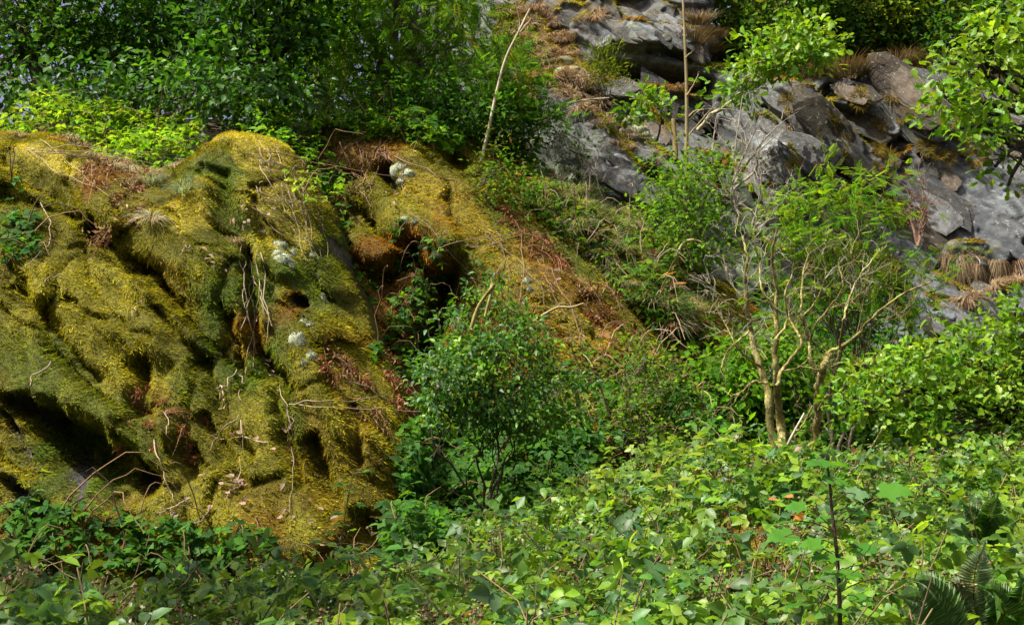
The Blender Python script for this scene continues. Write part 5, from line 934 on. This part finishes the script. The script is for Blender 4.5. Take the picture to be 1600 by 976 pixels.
shoot('short sunlit bramble shoot left of the tall one', [(1030, 800), (1040, 770), (1048, 745)], 7.2, YEL, 'ye', 6, .085)
shoot('sunlit bramble shoot at the left end of the bright thicket top', [(950, 780), (945, 750), (952, 728)], 7.9, YEL, 'ye', 7, .08)
shoot('pale bramble shoot arching to the left over the shaded hollow', [(860, 880), (820, 830), (780, 806), (735, 800)], 6.4, BLU + BRT, 'pa', 8, .075)
shoot('dark bramble shoot with broad leaves at the bottom centre', [(690, 960), (660, 920), (640, 890), (650, 860)], 5.0, MID, 'md', 7, .09)
shoot('bramble shoot crossing the lower left of the thicket', [(620, 960), (580, 900), (560, 868), (520, 850)], 5.6, BLU + MID, 'pa', 8, .08)
shoot('bright bramble shoot below the oak bush on the right', [(1440, 790), (1432, 750), (1424, 720), (1420, 708)], 7.4, BRT, 'br', 6, .085)
shoot('small bramble shoot at the lower left edge', [(40, 820), (44, 780), (48, 756)], 8.0, BLU + MID, 'pa', 6, .075)

# sycamore sapling
sr = thing('sycamore_sapling', P(1312, 1010, 4.3), 'broad-leaved sycamore sapling standing in front of the bramble thicket at right', 'sapling'); sa_ = Acc()
sp = smooth_path(P([1313, 1312, 1310, 1306, 1300, 1296, 1290], [1010, 960, 900, 850, 800, 750, 712], np.full(7, 4.3)), 24); tube(sa_, sp, np.linspace(.0085, .0035, 24), 7, (.055, .035, .025))
SY = [(.060, .165, .012), (.048, .135, .012), (.080, .190, .014)]
for lx, ly, sy, sz, ang, flip in [(1275, 725, 740, .095, 200, 0), (1312, 726, 735, .085, -20, 0), (1314, 753, 770, .10, 10, 0), (1345, 772, 800, .10, -15, 1), (1402, 768, 830, .125, -25, 0), (1232, 770, 790, .09, 170, 0), (1280, 782, 800, .09, 190, 0), (1286, 812, 830, .09, 180, 0), (1238, 792, 830, .08, 190, 0), (1216, 838, 850, .115, 175, 0), (1356, 858, 880, .105, -5, 0),
                                  (1397, 880, 915, .095, -10, 1), (1404, 906, 930, .115, -5, 0), (1243, 945, 950, .11, 185, 0), (1334, 898, 905, .10, -30, 0), (1238, 860, 870, .09, 180, 0), (1284, 872, 880, .10, 200, 0), (1300, 896, 905, .10, 200, 0), (1368, 890, 900, .085, -10, 0), (1262, 850, 860, .08, 190, 0), (1346, 800, 820, .085, 0, 0), (1266, 720, 730, .07, 150, 0), (1326, 842, 850, .085, 0, 0), (1300, 952, 955, .09, 200, 0), (1212, 818, 840, .11, 170, 0), (1350, 935, 945, .1, -10, 0), (1268, 920, 930, .1, 190, 0)]:
    k = int(np.clip((1010 - sy) / 298 * 23, 0, 23)); d0 = 4.3 + rf.uniform(-.22, .22); b = P(lx + 8 * (-1 if abs(ang) > 90 else 1) * -1, ly, d0); t = np.linspace(0, 1, 6)[:, None]; q = sp[k] + (b - sp[k]) * t + np.array([0, 0, .02]) * (4 * t * (1 - t)); tube(sa_, q, .0018, 4, (.09, .045, .03))
    dirx = np.array([math.cos(rad(ang)), rf.uniform(-.6, .1), math.sin(rad(ang)) * -.25 - .12]); cl = [(.10, .17, .07)] if flip else SY
    leaf_obj(sr, leaf_data('sy%d' % flip, T_MAPLE, cl, 1.0, M_LEAF), b - norm(dirx) * sz * .3, dirx, np.array([rf.normal(0, .35), rf.uniform(-.45, .25), 1.0]), sz * .86)
leaf_obj(sr, leaf_data('syo', T_MAPLE, [(.45, .20, .03)], 1.0, M_LEAF), P(1246, 800, 4.4), np.array([.4, -.3, -.8]), np.array([0, -1.0, .4]), .034, 'leaf', 'orange withered sycamore leaf')
part('stem', sa_, M_BARK, sr, True)

# ferns
def fern(label, base_px, d, fronds, cols, seed, nm='fern', plen=.07):
    r = np.random.default_rng(seed); root = thing(nm, P(base_px[0], base_px[1], d), label, 'fern')
    for pth, cset, w in fronds:
        p = smooth_path(P([a for a, b in pth], [b for a, b in pth], d + np.linspace(0, -.12, len(pth))), 40); ac = Acc(); tube(ac, p, np.linspace(.004, .001, 40), 4, (.10, .07, .03)); tg = norm(np.gradient(p, axis=0)); face = norm(np.array([0, -1.0, .45]) + r.normal(0, .15, 3)); sd = norm(np.cross(tg, face))
        t = np.linspace(0, 1, 40); env = w * np.sin(np.clip(t * 1.12 + .12, 0, 1.12) / 1.12 * math.pi)**.7 * (1 - .35 * t)
        for s in (1, -1):
            k = np.arange(5, 40); m = len(k); dd = norm(sd[k] * s + tg[k] * .42 + r.normal(0, .05, (m, 3)) - np.array([0, 0, .12])); leaves(ac, p[k], dd, face + r.normal(0, .12, (m, 3)), env[k] + .006, .017, pick(cset, m, .1, r), T_OV)
        part('frond', ac, M_LEAF, root)
    return root
LT = [(.13, .19, .09), (.16, .21, .11)]; FD = [(.05, .115, .02), (.06, .13, .025)]
fern('fern with one pale upright frond at the bottom right corner', (1535, 1010), 4.4, [([(1535, 1000), (1522, 940), (1524, 890), (1540, 845)], LT, .085), ([(1540, 1000), (1516, 950), (1498, 920), (1488, 905)], LT + FD, .07), ([(1540, 1000), (1568, 960), (1556, 930), (1530, 915)], MID, .08), ([(1545, 1000), (1590, 950), (1600, 920), (1590, 890)], MID, .08)], None, 301)
fern('dark fern with stiff fronds at the bottom edge left of the pale frond', (1500, 1010), 4.1, [([(1500, 1010), (1470, 965), (1440, 940), (1400, 930)], FD, .075), ([(1505, 1010), (1480, 950), (1450, 915), (1425, 905)], FD, .075)], None, 302)
fern('dark green bushy fern in the shade at the right edge', (1540, 880), 5.6, [([(1540, 880), (1530, 820), (1500, 780)], DK + MID, .08), ([(1540, 880), (1545, 810), (1560, 770)], MID, .08), ([(1540, 880), (1560, 830), (1590, 810)], MID, .08), ([(1540, 880), (1510, 840), (1480, 830)], DK, .08)], None, 303)
tag(solo('dead_leaf', (lambda a: (leaves(a, P(1222, 776, 5.2)[None], np.array([[1.0, -.3, .1]]), np.array([[0, -.6, 1.0]]), .045, .03, [(.36, .13, .04)], T_OAK), leaves(a, P(1216, 780, 5.2)[None], np.array([[-1.0, -.3, .1]]), np.array([[0, -.6, 1.0]]), .04, .025, [(.33, .12, .05)], T_OAK), a)[2])(Acc()), M_DRY, tuple(P(1220, 778, 5.2)), 'orange dead leaf pair caught in the brambles left of the sapling', 'dead leaf'))
